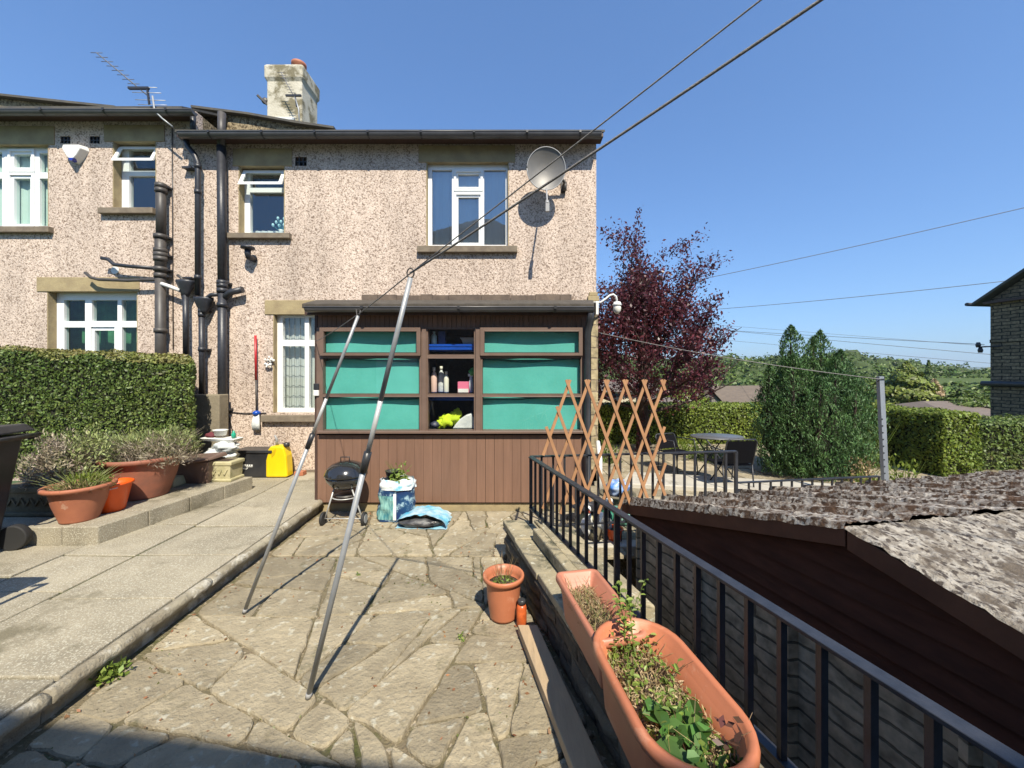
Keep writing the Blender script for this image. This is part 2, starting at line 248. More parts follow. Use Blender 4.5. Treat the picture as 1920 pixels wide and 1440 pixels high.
M = dict(
 pebble=pebblemat('pebbledash', (.56,.45,.37), (.68,.565,.475), (.23,.17,.13), 48),
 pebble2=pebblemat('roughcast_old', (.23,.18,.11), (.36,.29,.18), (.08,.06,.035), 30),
 stone=mat('sandstone', (.36,.29,.16), (.27,.21,.12), scale=6, bump=.25, bscale=30, rough=.9),
 sill=mat('sill_stone', (.22,.18,.13), (.15,.12,.09), scale=9, bump=.2, bscale=40, rough=.9),
 quoin=brickmat('quoin_stone', (.42,.35,.21), (.34,.28,.17), (.25,.2,.14), .5, .16),
 upvc=mat('white_upvc', (.80,.82,.82), rough=.28),
 glass=glassmat('window_glass', (.80,.88,.88), .13), glass_bright=glassmat('bright_window_glass', (.85,.92,.92), .24), glass_clear=glassmat('clear_pane', (.95,.97,.96), .09), glass_green=glassmat('dim_pane', (.8,.9,.88), .05),
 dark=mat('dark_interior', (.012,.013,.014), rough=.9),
 black=mat('black_plastic', (.022,.023,.026), (.04,.04,.043), scale=5, rough=.38),
 soil_pipe=mat('weathered_pipe', (.075,.068,.062), (.05,.045,.042), scale=7, rough=.5),
 cast=mat('cast_iron_black', (.02,.022,.028), (.035,.037,.045), scale=20, rough=.42, bump=.1, bscale=60),
 gutter=mat('gutter_plastic', (.10,.10,.105), (.075,.075,.08), scale=6, rough=.33),
 slate=mat('roof_slate', (.06,.058,.055), (.10,.09,.07), scale=6, bump=.4, bscale=20, rough=.85),
 chim=mat('chimney_render', (.57,.53,.43), (.46,.42,.32), scale=3, bump=.6, bscale=25, rough=.95, spots2=(.19,.165,.10), s2scale=2.6, s2thr=.54),
 terracotta=mat('terracotta', (.40,.145,.075), (.34,.12,.065), scale=7, rough=.66, bump=.08, bscale=50, spots2=(.50,.30,.21), s2scale=9, s2thr=.63),
 terracotta_old=mat('old_terracotta', (.33,.12,.07), (.24,.10,.065), scale=9, rough=.7, bump=.1, bscale=40, spots2=(.45,.28,.2), s2scale=6, s2thr=.66),
 planter=mat('orange_brown_plastic', (.50,.175,.085), (.40,.14,.07), scale=4, rough=.42, bump=.03, bscale=60, spots2=(.54,.25,.15), s2scale=7, s2thr=.62),
 orange=mat('orange_plastic', (.80,.11,.012), (.7,.09,.01), scale=5, rough=.32),
 brown=mat('brown_boards', (.165,.066,.038), (.20,.083,.049), scale=3, stretch=(9,1,.8), rough=.62, bump=.1, bscale=40),
 brownframe=mat('brown_frame', (.135,.088,.066), (.165,.11,.084), scale=5, rough=.5, bump=.08, bscale=30),
 fascia=mat('dark_fascia', (.05,.028,.02), (.075,.04,.03), scale=6, stretch=(5,1,1), rough=.6),
 darkgreen=mat('green_reflection', (.06,.22,.10), (.015,.05,.03), scale=3, rough=.9),  # hedge reflection of the lower left window, painted as a green backing
 teal=mat('teal_board', (.11,.47,.41), (.085,.40,.345), scale=2.2, rough=.5, bump=.12, bscale=3.5),
 roof_felt=mat('roof_felt', (.05,.042,.033), (.085,.073,.058), scale=9, rough=.95, bump=.3, bscale=40),
 blue=mat('blue_shelf', (.008,.075,.42), (.008,.06,.34), scale=4, rough=.3),
 white=mat('white_plastic', (.78,.78,.75), (.7,.7,.66), scale=8, rough=.4),
 cloth_w=mat('white_bag', (.72,.74,.72), (.5,.54,.55), scale=9, rough=.45, bump=.5, bscale=14),
 steel=mat('galvanised_tube', (.29,.305,.315), (.36,.37,.38), scale=12, rough=.45, metal=.25),
 steel2=mat('bright_tube', (.55,.55,.53), (.45,.45,.44), scale=12, rough=.42, metal=.3),
 rope=mat('grey_rope', (.27,.26,.25), (.17,.165,.155), scale=90, rough=.85, bump=.4, bscale=200),
 wood=mat('trellis_wood', (.42,.22,.105), (.32,.165,.08), scale=14, stretch=(1,1,.3), rough=.7),
 plank=mat('weathered_plank', (.45,.33,.20), (.36,.27,.17), scale=5, stretch=(6,.8,1), rough=.8, bump=.2, bscale=14, spots2=(.2,.14,.08), s2scale=2.4, s2thr=.66),
 concrete=mat('concrete', (.34,.30,.22), (.25,.22,.16), scale=4, rough=.93, bump=.5, bscale=90, spots=(.45,.42,.33), sscale=110, sthr=.58, spots2=(.17,.15,.10), s2scale=1.6, s2thr=.63, tone=.14),
 concrete_light=mat('pale_concrete', (.5,.47,.40), (.40,.37,.31), scale=3, rough=.93, bump=.3, bscale=60, spots2=(.2,.18,.13), s2scale=2.5, s2thr=.62),
 kerb=mat('kerb_concrete', (.38,.34,.25), (.24,.205,.145), scale=7, rough=.95, bump=.8, bscale=45, spots2=(.55,.52,.44), s2scale=5, s2thr=.57),
 flag=mat('flagstone', (.36,.305,.205), (.26,.218,.145), scale=6, rough=.93, bump=1, bscale=34, spots=(.42,.39,.30), sscale=17, sthr=.635, spots2=(.16,.14,.08), s2scale=4.0, s2thr=.64, tone=.24),
 joint=mat('joint_sand', (.22,.175,.11), (.15,.13,.065), scale=2.6, rough=1, bump=1, bscale=60, spots=(.45,.38,.27), sscale=40, sthr=.62, spots2=(.075,.085,.02), s2scale=2.3, s2thr=.59),
 wallstone=brickmat('garden_wall_stone', (.16,.125,.08), (.095,.075,.05), (.05,.04,.028), .42, .15, ms=.02),
 coping=mat('coping_stone', (.40,.34,.22), (.24,.21,.14), scale=5, rough=.93, bump=.5, bscale=35, spots2=(.10,.095,.06), s2scale=6, s2thr=.57, spots=(.5,.48,.38), sscale=30, sthr=.66),
 earth=mat('soil', (.05,.033,.02), (.09,.06,.038), scale=30, rough=1, bump=1, bscale=60),
 bark=mat('bark', (.06,.04,.03), (.03,.02,.016), scale=14, rough=.95, bump=.8, bscale=30),
 rubber=mat('black_rubber', (.02,.02,.02), rough=.7), enamel=mat('black_enamel', (.022,.022,.022), rough=.16, coat=.6),
 grey=mat('grey_plastic', (.3,.3,.3), rough=.5), yellow=mat('yellow_plastic', (.82,.60,.01), (.75,.53,.01), scale=5, rough=.32),
 red=mat('red_paint', (.42,.02,.025), rough=.4), hiviz=mat('yellow_fabric', (.62,.80,.02), (.45,.6,.02), scale=9, rough=.8, bump=.6, bscale=20),
 caststone=mat('cast_stone', (.50,.45,.27), (.36,.33,.18), scale=8, rough=.93, bump=.3, bscale=40, spots2=(.26,.25,.1), s2scale=7, s2thr=.62),
 caststone_dk=mat('old_cast_stone', (.17,.145,.095), (.09,.08,.05), scale=8, rough=.95, bump=.4, bscale=30),
 claypipe=mat('brown_box_plastic', (.17,.11,.085), (.14,.09,.07), scale=4, rough=.5),
 mesh_dish=mat('dish_mesh', (.15,.145,.135), (.18,.172,.16), scale=6, rough=.5, metal=.2),
 lichen=mat('lichen_sheet', (.44,.405,.35), (.27,.24,.20), scale=26, rough=.97, bump=1, bscale=50, spots=(.075,.06,.05), sscale=42, sthr=.56, spots2=(.13,.105,.08), s2scale=7, s2thr=.545, lo=.42, hi=.58),
 moss=mat('mossy_sheet', (.50,.46,.40), (.27,.23,.19), scale=24, rough=1, bump=1, bscale=50, spots=(.075,.045,.028), sscale=34, sthr=.54, spots2=(.10,.055,.030), s2scale=8.0, s2thr=.55, lo=.42, hi=.58),
 clad=mat('stained_cladding', (.105,.043,.027), (.07,.030,.020), scale=4, stretch=(1,1,4), rough=.85, spec=.08),
 barge=mat('barge_board', (.17,.075,.042), (.12,.055,.033), scale=5, rough=.8, bump=.15, spec=.15),
 panel=brickmat('concrete_panel', (.56,.45,.30), (.48,.38,.25), (.18,.15,.10), 2.4, .085, ms=.009),
 farwall=mat('cream_wall', (.55,.48,.33), (.48,.42,.3), scale=2, rough=.9), fargrey=brickmat('grey_gable_stone', (.22,.2,.17), (.17,.155,.13), (.12,.11,.1), .5, .2),
 farroof=mat('far_roof', (.17,.135,.11), (.13,.105,.09), scale=2, stretch=(1,1,8), rough=.9), fargrass=mat('field', (.07,.11,.025), (.05,.075,.02), scale=.02, rough=1),
 stonehouse=brickmat('brown_stone', (.26,.195,.115), (.15,.115,.07), (.035,.03,.022), .42, .13, ms=.018),  # brown stone with near-black joints
 behind=brickmat('rear_house_brick', (.35,.27,.2), (.3,.22,.16), (.3,.28,.25), .3, .1),
 bag=mat('compost_bag', (.010,.022,.10), (.015,.07,.15), scale=5, rough=.3, bump=.6, bscale=9, spots2=(.35,.5,.55), s2scale=10, s2thr=.57),
 bag2=mat('compost_bag_sky', (.10,.42,.60), (.55,.66,.70), scale=6, rough=.3, bump=.7, bscale=10),
 teal_print=mat('pale_green_print', (.30,.55,.48), (.03,.16,.20), scale=9, stretch=(5,1,1), rough=.35),
 net=mat('net_curtain', (.48,.52,.50), (.38,.42,.40), scale=12, stretch=(6,1,.3), rough=.9),
 blind=mat('pale_blind', (.58,.64,.58), (.46,.53,.48), scale=2, rough=.9), bluegrey=mat('sky_reflection', (.48,.55,.57), (.54,.61,.62), scale=1, rough=.9),  # bluegrey backing has the sky reflection painted into its colour
 lead=mat('lead_strip', (.12,.13,.13), rough=.5), greencloth=mat('green_fabric', (.05,.4,.12), rough=.8, c2=(.03,.3,.1), scale=20),
 pink=mat('pink_card', (.75,.18,.3), rough=.5), cablegrey=mat('cable_grey', (.13,.13,.14), rough=.6), darkfab=mat('black_mesh_fabric', (.008,.008,.010), rough=1, spec=.05),
)
# ---- foliage
def leaves(name, C, N, size, mt, parent=None, aspect=.55, jitter=.6, fold=.25, up=0.0, direction=None, label=None, cat=None, group=None, kind=None, round_=False):
    C = np.asarray(C, float); n = len(C)
    N = np.asarray(N, float)+np.random.normal(0, jitter, (n, 3)); N /= np.linalg.norm(N, axis=1)[:, None]+1e-9
    d = np.random.normal(0, 1, (n, 3)) if direction is None else np.asarray(direction, float)+np.random.normal(0, .35, (n, 3))
    d[:, 2] += up; d -= N*np.sum(d*N, 1)[:, None]; d /= np.linalg.norm(d, axis=1)[:, None]+1e-9
    s = np.cross(N, d); L_ = (size*np.random.uniform(.6, 1.3, n))[:, None]
    a = d*L_*.5; b = s*L_*.5*aspect; f = N*L_*fold*.3
    V = np.empty((n, 4, 3)); V[:, 0] = C-a; V[:, 1] = C+b-f*.5; V[:, 2] = C+a; V[:, 3] = C-b-f*.5
    if round_:
        cup = N*L_*.14
        V = np.empty((n, 2, 4, 3)); V[:, 0, 0] = C-a; V[:, 0, 1] = C-a*.45+b*.85+cup; V[:, 0, 2] = C+a*.45+b+cup; V[:, 0, 3] = C+a
        V[:, 1, 0] = C+a; V[:, 1, 1] = C+a*.45-b+cup; V[:, 1, 2] = C-a*.45-b*.85+cup; V[:, 1, 3] = C-a; n = n*2
        V = V.reshape(-1, 4, 3)
    me = bpy.data.meshes.new(name); me.vertices.add(4*n); me.vertices.foreach_set('co', V.ravel())
    me.loops.add(4*n); me.loops.foreach_set('vertex_index', np.arange(4*n)); me.polygons.add(n); me.polygons.foreach_set('loop_start', np.arange(n)*4)
    me.update(); me.validate()
    o = link(name, me, mt, parent, None); tag(o, label, cat, group, kind); return o
def vn(p, s=1.0): 
    p = p*s; return np.sin(p[:, 0]*1.7+p[:, 2]*.9)*np.cos(p[:, 1]*2.3+p[:, 2]*1.3+1)+.5*np.sin(p[:, 0]*4.1+1.3*p[:, 1]+2)*np.cos(p[:, 2]*4.7+p[:, 0])
def hedge_pts(x0, x1, y0, y1, z0, z1, n, rnd=.12, amp=.03, topf=None):
    A = [(x1-x0)*(z1-z0)]*2+[(y1-y0)*(z1-z0)]*2+[(x1-x0)*(y1-y0)]; A = np.array(A)/sum(A); C = []; N = []
    for k, (cnt, nn) in enumerate(zip((A*n).astype(int), ((0,-1,0),(0,1,0),(-1,0,0),(1,0,0),(0,0,1)))):
        u = np.random.rand(cnt); v = np.random.rand(cnt)
        p = np.zeros((cnt, 3))
        if k < 2: p[:, 0] = x0+u*(x1-x0); p[:, 1] = y0 if k == 0 else y1; p[:, 2] = z0+v*(z1-z0)
        elif k < 4: p[:, 0] = x0 if k == 2 else x1; p[:, 1] = y0+u*(y1-y0); p[:, 2] = z0+v*(z1-z0)
        else: p[:, 0] = x0+u*(x1-x0); p[:, 1] = y0+v*(y1-y0); p[:, 2] = z1
        C.append(p); N.append(np.tile(nn, (cnt, 1)))
    C = np.vstack(C); N = np.vstack(N).astype(float)
    # round the edges: pull into an inset box then push out by rnd
    lo = np.array([x0+rnd, y0+rnd, z0-9]); hi = np.array([x1-rnd, y1-rnd, z1-rnd]); Q = np.clip(C, lo, hi); D = C-Q; l = np.linalg.norm(D, axis=1)[:, None]; D = np.where(l > 1e-6, D/np.maximum(l, 1e-6), N)
    C = Q+D*rnd; N = D
    off = amp*vn(C, 3)+np.random.uniform(-.05, .02, len(C)); C = C+N*off[:, None]
    if topf is not None: 
        k = np.clip((C[:, 2]-z0)/(z1-z0), 0, 1); C[:, 2] += k*topf(C[:, 0])
    return C, N
def hedge(name, label, x0, x1, y0, y1, z0, z1, n, size, mt, core, topf=None, rnd=.12, amp=.03, shear=0):
    t = T(name, ((x0+x1)/2, (y0+y1)/2, z0), label, 'hedge')
    C, N = hedge_pts(x0, x1, y0, y1, z0, z1, n, rnd, amp, topf)
    C[:, 0] -= shear*(C[:, 1]-y0)
    if shear:
        k = (C[:, 2] > C[:, 2].max()-.30) & (np.array([noise.noise((p[0]*1.5, p[1], p[2]*3)) for p in C])*.12+C[:, 2]-(topf(C[:, 0]) if topf else 0) > z1-.075)
        leaves('sunburnt_top', C[k], N[k], size, M['burnt_top'], t, aspect=.6, jitter=.55); C = C[~k]; N = N[~k]
    leaves('foliage', C, N, size, mt, t, aspect=.6, jitter=.55)
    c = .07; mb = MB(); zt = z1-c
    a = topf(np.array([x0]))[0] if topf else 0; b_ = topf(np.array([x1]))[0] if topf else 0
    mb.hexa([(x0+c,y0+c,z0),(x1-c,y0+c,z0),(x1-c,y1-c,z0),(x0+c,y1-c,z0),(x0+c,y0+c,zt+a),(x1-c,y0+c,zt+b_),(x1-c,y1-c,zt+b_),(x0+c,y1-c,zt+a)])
    mb.v = [(x-shear*(y-y0), y, z) for x, y, z in mb.v]; P('dark_core', mb, core, t)  # solid near-black box fills the hedge so gaps between leaves read dark
    return t
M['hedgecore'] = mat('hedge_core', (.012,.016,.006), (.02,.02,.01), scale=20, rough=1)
M['privet'] = leafmat('box_leaf', (.085,.135,.025), (.135,.185,.04), 1.6, .28, .6, c3=(.16,.12,.05), s3=2.4, t3=.62)
M['burnt_top'] = leafmat('burnt_leaf', (.24,.19,.07), (.17,.20,.045), 3, .25, .5)
M['privet_y'] = leafmat('golden_privet_leaf', (.22,.285,.04), (.145,.20,.03), 1.2, .35, .45)
M['plum'] = leafmat('copper_leaf', (.13,.034,.042), (.075,.022,.032), 1.5, .32, .6, rough=.4)
M['cypress'] = leafmat('cypress_leaf', (.05,.115,.035), (.085,.165,.045), 1.8, .15, .5, rough=.6)
M['lavender'] = leafmat('dry_lavender', (.30,.235,.19), (.33,.30,.19), 6, .25, .45)
M['lavender_g'] = leafmat('green_lavender', (.30,.34,.13), (.22,.26,.10), 6, .25, .4)
M['fresh'] = leafmat('fresh_leaf', (.23,.31,.06), (.14,.21,.035), 12, .35, .4)
M['straw'] = leafmat('strawberry_leaf', (.10,.21,.04), (.07,.15,.03), 14, .35, .35)
M['drygrass'] = leafmat('dry_grass', (.42,.33,.18), (.28,.19,.10), 15, .25, .4)
M['wood_far'] = leafmat('woodland_leaf', (.075,.125,.024), (.125,.17,.033), .08, .25, .5)
M['goldcon'] = leafmat('golden_conifer_leaf', (.19,.22,.03), (.11,.15,.025), .5, .25, .4)
M['redleaf'] = leafmat('reddish_leaf', (.12,.04,.03), (.08,.05,.03), 20, .3, .3)

# =============================================================== GROUND
PW = lambda Y: -2.0-.0305*Y                          # path edge X
WD = -.277                                           # garden wall direction dX/dY
RD = -.298                                           # railing / garage direction
def terr(Y): return 0 if Y < 4.3 else max(-.15, -.15*(Y-4.3)/2.2)
g = MB()
NX = [-3000,-1200,-500,-200,-90,-40,-20,-10,-5,0,5,10,15,20,30,45,70,100,150,220,320,500,800,1200,2000,3500]; NY = [-300,-80,-30,-12,0,6,10.8,11.6,16,24,36,60,90,130,180,260,400,700,1200,2000,3000,5000]
def gz(x, y):
    r = math.hypot(x, y)
    z = -1.65 if y < 11 else -1.9
    if r > 12: z -= min(1, (r-12)/60)*2.5
    if r > 150: z += min(1, (r-150)/400)*4.5
    if r > 600: z += min(1, (r-600)/1600)*9
    if r > 2000: z += min(1, (r-2000)/2500)*26+10*math.sin(x/700)
    return z
for j in range(len(NY)-1):
    for i in range(len(NX)-1):
        a, b, c, d = NX[i], NX[i+1], NY[j], NY[j+1]
        g.quad((a,c,gz(a,c)),(b,c,gz(b,c)),(b,d,gz(b,d)),(a,d,gz(a,d)), True)
P('ground', g, M['fargrass'], kind='structure')
# --- lower yard round the garage
P('lower_yard', MB().box(-.5,-4,-1.7,12,3.4,-1.6), M['concrete_light'], kind='structure')
# --- patio base and crazy paving
def clip(poly, px, py, nx, ny):
    out = []
    for i in range(len(poly)):
        a = poly[i]; b = poly[(i+1) % len(poly)]; da = (a[0]-px)*nx+(a[1]-py)*ny; db = (b[0]-px)*nx+(b[1]-py)*ny
        if da <= 0: out.append(a)
        if (da < 0) != (db < 0) and da != db:
            t = da/(da-db); out.append((a[0]+t*(b[0]-a[0]), a[1]+t*(b[1]-a[1])))
    return out
def flags(name, region, seeds, mt, gap=.0065, z=0, th=.03, zj=.005, rough=.022):
    mb = MB(); rs = random.Random(5)
    def area_(p): return abs(sum(p[k][0]*p[(k+1) % len(p)][1]-p[(k+1) % len(p)][0]*p[k][1] for k in range(len(p))))/2
    todo = [list(region)]; done = []
    while todo:
        p = todo.pop(); A_ = area_(p)
        if A_ < seeds*rs.choice((.35, .6, 1, 1, 1.5, 1.9)): done.append(p); continue
        ux = max(q[0] for q in p)-min(q[0] for q in p); uy = max(q[1] for q in p)-min(q[1] for q in p)
        cx = sum(q[0] for q in p)/len(p)+rs.uniform(-.18,.18)*ux; cy = sum(q[1] for q in p)/len(p)+rs.uniform(-.18,.18)*uy
        a_ = (0 if ux > uy*rs.uniform(.8, 1.4) else math.pi/2)+rs.gauss(0, .42); nx, ny = math.cos(a_), math.sin(a_)
        p1 = clip(p, cx, cy, nx, ny); p2 = clip(p, cx, cy, -nx, -ny)
        if min(area_(p1), area_(p2)) < .012: done.append(p); continue
        todo += [p1, p2]
    for i, p0 in enumerate(done):
        poly = list(p0); sg = 1 if sum(p0[k][0]*p0[(k+1) % len(p0)][1]-p0[(k+1) % len(p0)][0]*p0[k][1] for k in range(len(p0))) > 0 else -1
        gp = gap*rs.uniform(.6, 1.5)
        for k in range(len(p0)):
            a = p0[k]; b = p0[(k+1) % len(p0)]; l = math.hypot(b[0]-a[0], b[1]-a[1])
            if l < 1e-5: continue
            nx, ny = sg*(b[1]-a[1])/l, -sg*(b[0]-a[0])/l; poly = clip(poly, a[0]-nx*gp, a[1]-ny*gp, nx, ny)
            if len(poly) < 3: break
        if len(poly) < 3 or area_(poly) < .005: continue
        if sg < 0: poly = poly[::-1]
        # wobbly edges
        pts = []
        for k in range(len(poly)):
            a = poly[k]; b = poly[(k+1) % len(poly)]; l = math.hypot(b[0]-a[0], b[1]-a[1]); m = max(1, int(l/.035))
            for t in range(m):
                x = a[0]+(b[0]-a[0])*t/m; y = a[1]+(b[1]-a[1])*t/m
                pts.append((x, y))
        cx = sum(p[0] for p in pts)/len(pts); cy = sum(p[1] for p in pts)/len(pts)
        # round corners by averaging
        for _ in range(1): pts = [((pts[k-1][0]+2*pts[k][0]+pts[(k+1) % len(pts)][0])/4, (pts[k-1][1]+2*pts[k][1]+pts[(k+1) % len(pts)][1])/4) for k in range(len(pts))]
        q = []
        for (x, y) in pts:
            nn = noise.noise((x*9, y*9, i))*rough; l = math.hypot(x-cx, y-cy)+1e-6; q.append((x+(x-cx)/l*nn, y+(y-cy)/l*nn))
        zz = z+rs.uniform(-zj, zj); tx, ty = rs.uniform(-.012, .012), rs.uniform(-.012, .012); k = len(q); n = len(mb.v); tone = rs.random()
        H = lambda x, y: zz+(x-cx)*tx+(y-cy)*ty
        for ins, dz in ((0, -th), (0, -.009), (.007, 0)):
            for (x, y) in q:
                l = math.hypot(x-cx, y-cy)+1e-6; f = max(.3, 1-ins/l); x2 = cx+(x-cx)*f; y2 = cy+(y-cy)*f; mb.v.append((x2, y2, H(x2, y2)+dz))
        for r_ in range(2):
            for a in range(k):
                b = (a+1) % k; mb.f.append((n+r_*k+a, n+r_*k+b, n+(r_+1)*k+b, n+(r_+1)*k+a)); mb.sm.append(False); mb.col.append(tone)
        mb.f.append(tuple(n+2*k+a for a in range(k))); mb.sm.append(False); mb.col.append(tone)
    return P(name, mb, mt, kind='structure')
rs = random.Random(21)
def seeds_in(x0, x1, y0, y1, sx, sy, j=.42, ang=0.0, wide=(.5,1.6)):
    out = []; r = 0; y = y0
    while y < y1:
        x = x0+rs.uniform(-.5, .5)*sx
        while x < x1:
            out.append((x+rs.uniform(-j, j)*sx, y+rs.uniform(-j, j)*sy, rs.uniform(*wide))); x += sx*rs.uniform(.65, 1.45)
        y += sy*rs.uniform(.85, 1.15)
    return out
wallx = lambda Y: .818+WD*Y
reg = [(PW(-3), -3), (wallx(-3)+.03, -3), (wallx(3.24)+.03, 3.24), (1.0, 3.3), (1.0, 4.45), (PW(4.45), 4.45)]
P('joint_bed', MB().poly([(p[0], p[1], -.017) for p in [(PW(-3)-.3,-3),(1.6,-3),(1.6,-3),(wallx(3.24)+.2,3.24),(1.05,3.3),(1.05,5.6),(-2.5,5.6)]]), M['joint'], kind='structure')
# convex pieces: main patio and the strip by the porch
flags('patio_paving', [(PW(-1)+.02,-1),(wallx(-1),-1),(wallx(3.26),3.26),(PW(3.26)+.02,3.26)], .125, M['flag'])
flags('porch_paving', [(PW(3.27)+.02,3.27),(1.0,3.27),(1.0,4.33),(PW(4.33)+.02,4.33)], .13, M['flag'])
# --- concrete path of slabs with kerb
pa = MB(); W = [-2.06,-2.86,-3.43,-4.05,-4.9,-5.8]
for c in range(len(W)-1):
    y = -3+.13*c; r2 = random.Random(c+3)
    while y < 5.5:
        ln = r2.uniform(.46, .62) if c else r2.uniform(.5, .66); e = min(y+ln, 5.54); dx = lambda Y: -.0305*Y
        x0, x1 = W[c+1]+.008, W[c]-.008; z = .125+r2.uniform(-.004, .004); zz = [z+r2.uniform(-.004, .004) for _ in range(4)]
        a, b = y+.008, e-.008
        n0 = len(pa.f)
        pa.hexa([(x0+dx(a),a,0),(x1+dx(a),a,0),(x1+dx(b),b,0),(x0+dx(b),b,0),(x0+dx(a),a,zz[0]),(x1+dx(a),a,zz[1]),(x1+dx(b),b,zz[2]),(x0+dx(b),b,zz[3])])
        pa.col += [r2.random()]*6; y = e
P('path', pa, M['concrete'], bevel=.006, kind='structure')
P('path_bed', MB().box(-6,-3,-.1,-2.2,5.54,.113), mat('path_joint',(.12,.10,.05),(.09,.11,.03),scale=5,rough=1,bump=1,bscale=60), kind='structure')
kb = MB(); y = -3.0
rk = random.Random(4)
while y < 4.3:
    e = min(y+rk.uniform(.8, 1.1), 4.34); n = 30; j0 = rk.uniform(-.003, .003)
    rows = []
    for i in range(n+1):
        Y = y+(e-y)*i/n-(.002 if i == n else 0); xw = PW(Y)
        nn = lambda s: noise.noise((Y*6, s, 2))*.012+noise.noise((Y*22, s*3, 5))*.010
        chip = -.022 if noise.noise((Y*2.6, 3, 9)) > .22 else 0
        rows.append([(xw-.055, Y, .0), (xw-.055, Y, .124+j0), (xw-.040, Y, .129+nn(1)*.5+j0), (xw-.012, Y, .126+nn(2)+chip*.6+j0), (xw+.004+nn(3), Y, .104+nn(4)+chip), (xw+.0+nn(5), Y, .075), (xw-.045+nn(6), Y, .04), (xw-.05, Y, -.02)])
    b0 = len(kb.v); 
    for r_ in rows: kb.v += r_
    for i in range(n):
        for k in range(7): kb.f.append((b0+i*8+k, b0+(i+1)*8+k, b0+(i+1)*8+k+1, b0+i*8+k+1)); kb.sm.append(True)
    kb.f.append(tuple(b0+k for k in range(8))); kb.sm.append(False)
    kb.f.append(tuple(b0+n*8+k for k in reversed(range(8)))); kb.sm.append(False)
    y = e
P('path_kerb', kb, M['kerb'], kind='structure')
# --- raised platform (step) with the pots
stp = MB(); xs = lambda Y: -3.44+(Y-3.19)*.153
ye = 3.19; k = 0
while ye < 4.75:
    e = min(ye+.39, 4.76); stp.hexa([(xs(ye)-.3,ye+.003,0),(xs(ye),ye+.003,0),(xs(e),e-.003,0),(xs(e)-.3,e-.003,0),(xs(ye)-.3,ye+.003,.276),(xs(ye),ye+.003,.276),(xs(e),e-.003,.276),(xs(e)-.3,e-.003,.276)]); ye = e
stp.hexa([(-5.6,3.19,0),(-3.744,3.19,0),(-3.505,4.76,0),(-5.6,4.76,0),(-5.6,3.19,.272),(-3.744,3.19,.272),(-3.505,4.76,.272),(-5.6,4.76,.272)])
stp.box(-5.6,4.76,0,-3.9,5.5,.268); stp.col = [.5]*len(stp.f)
P('raised_step', stp, M['concrete'], bevel=.008, kind='structure')
# --- terrace to the right of the house
te = MB(); ys = [3.45,4.3,5.4,6.5,12]
for i in range(4):
    a, b = ys[i], ys[i+1]; te.quad((.95,a,terr(a)-.012),(11,a,terr(a)-.012),(11,b,terr(b)-.012),(.95,b,terr(b)-.012))
te.quad((.2,3.45,-1.7),(11,3.45,-1.7),(11,3.45,-.11),(.2,3.45,-.11)); te.quad((11,3.45,-1.7),(11,12,-1.9),(11,12,-.16),(11,3.45,-.02)); te.quad((11,12,-2),(-3,12,-2),(-3,12,-.16),(11,12,-.16))
P('terrace_bed', te, M['joint'], kind='structure')
tf = MB(); r3 = random.Random(9)
x = .96
while x < 7.5:
    wx = r3.uniform(.5, .8); y = 3.46+r3.uniform(0, .1)*(x > 1)
    while y < 9.5:
        ly = r3.uniform(.45, .8); a, b = y+.008, y+ly-.008; za, zb = terr(a), terr(b); d = r3.uniform(-.004, .004)
        tf.hexa([(x+.008,a,za-.05),(x+wx-.008,a,za-.05),(x+wx-.008,b,zb-.05),(x+.008,b,zb-.05),(x+.008,a,za+d),(x+wx-.008,a,za+d),(x+wx-.008,b,zb+d),(x+.008,b,zb+d)]); tf.col += [r3.random()]*6; y += ly
    x += wx
P('terrace_paving', tf, M['flag'], kind='structure')
P('terrace_edge', MB().box(.25,3.42,-.10,3.9,3.56,.012), M['concrete_light'], bevel=.01, kind='structure')
sl = MB()
sl.hexa([(1.55,5.5,-.2),(4.9,4.75,-.2),(5.2,5.25,-.2),(1.9,6.2,-.2),(1.55,5.5,-.02),(4.9,4.75,.03),(5.2,5.25,0),(1.9,6.2,-.03)])
P('terrace_step', sl, M['concrete_light'], bevel=.012, kind='structure')
sl = MB(); sl.hexa([(1.5,4.5,-.15),(2.6,3.72,-.15),(2.75,3.86,-.15),(1.62,4.66,-.15),(1.5,4.5,.05),(2.6,3.72,.09),(2.75,3.86,.08),(1.62,4.66,.04)])
P('terrace_kerb', sl, M['concrete_light'], bevel=.01, kind='structure')

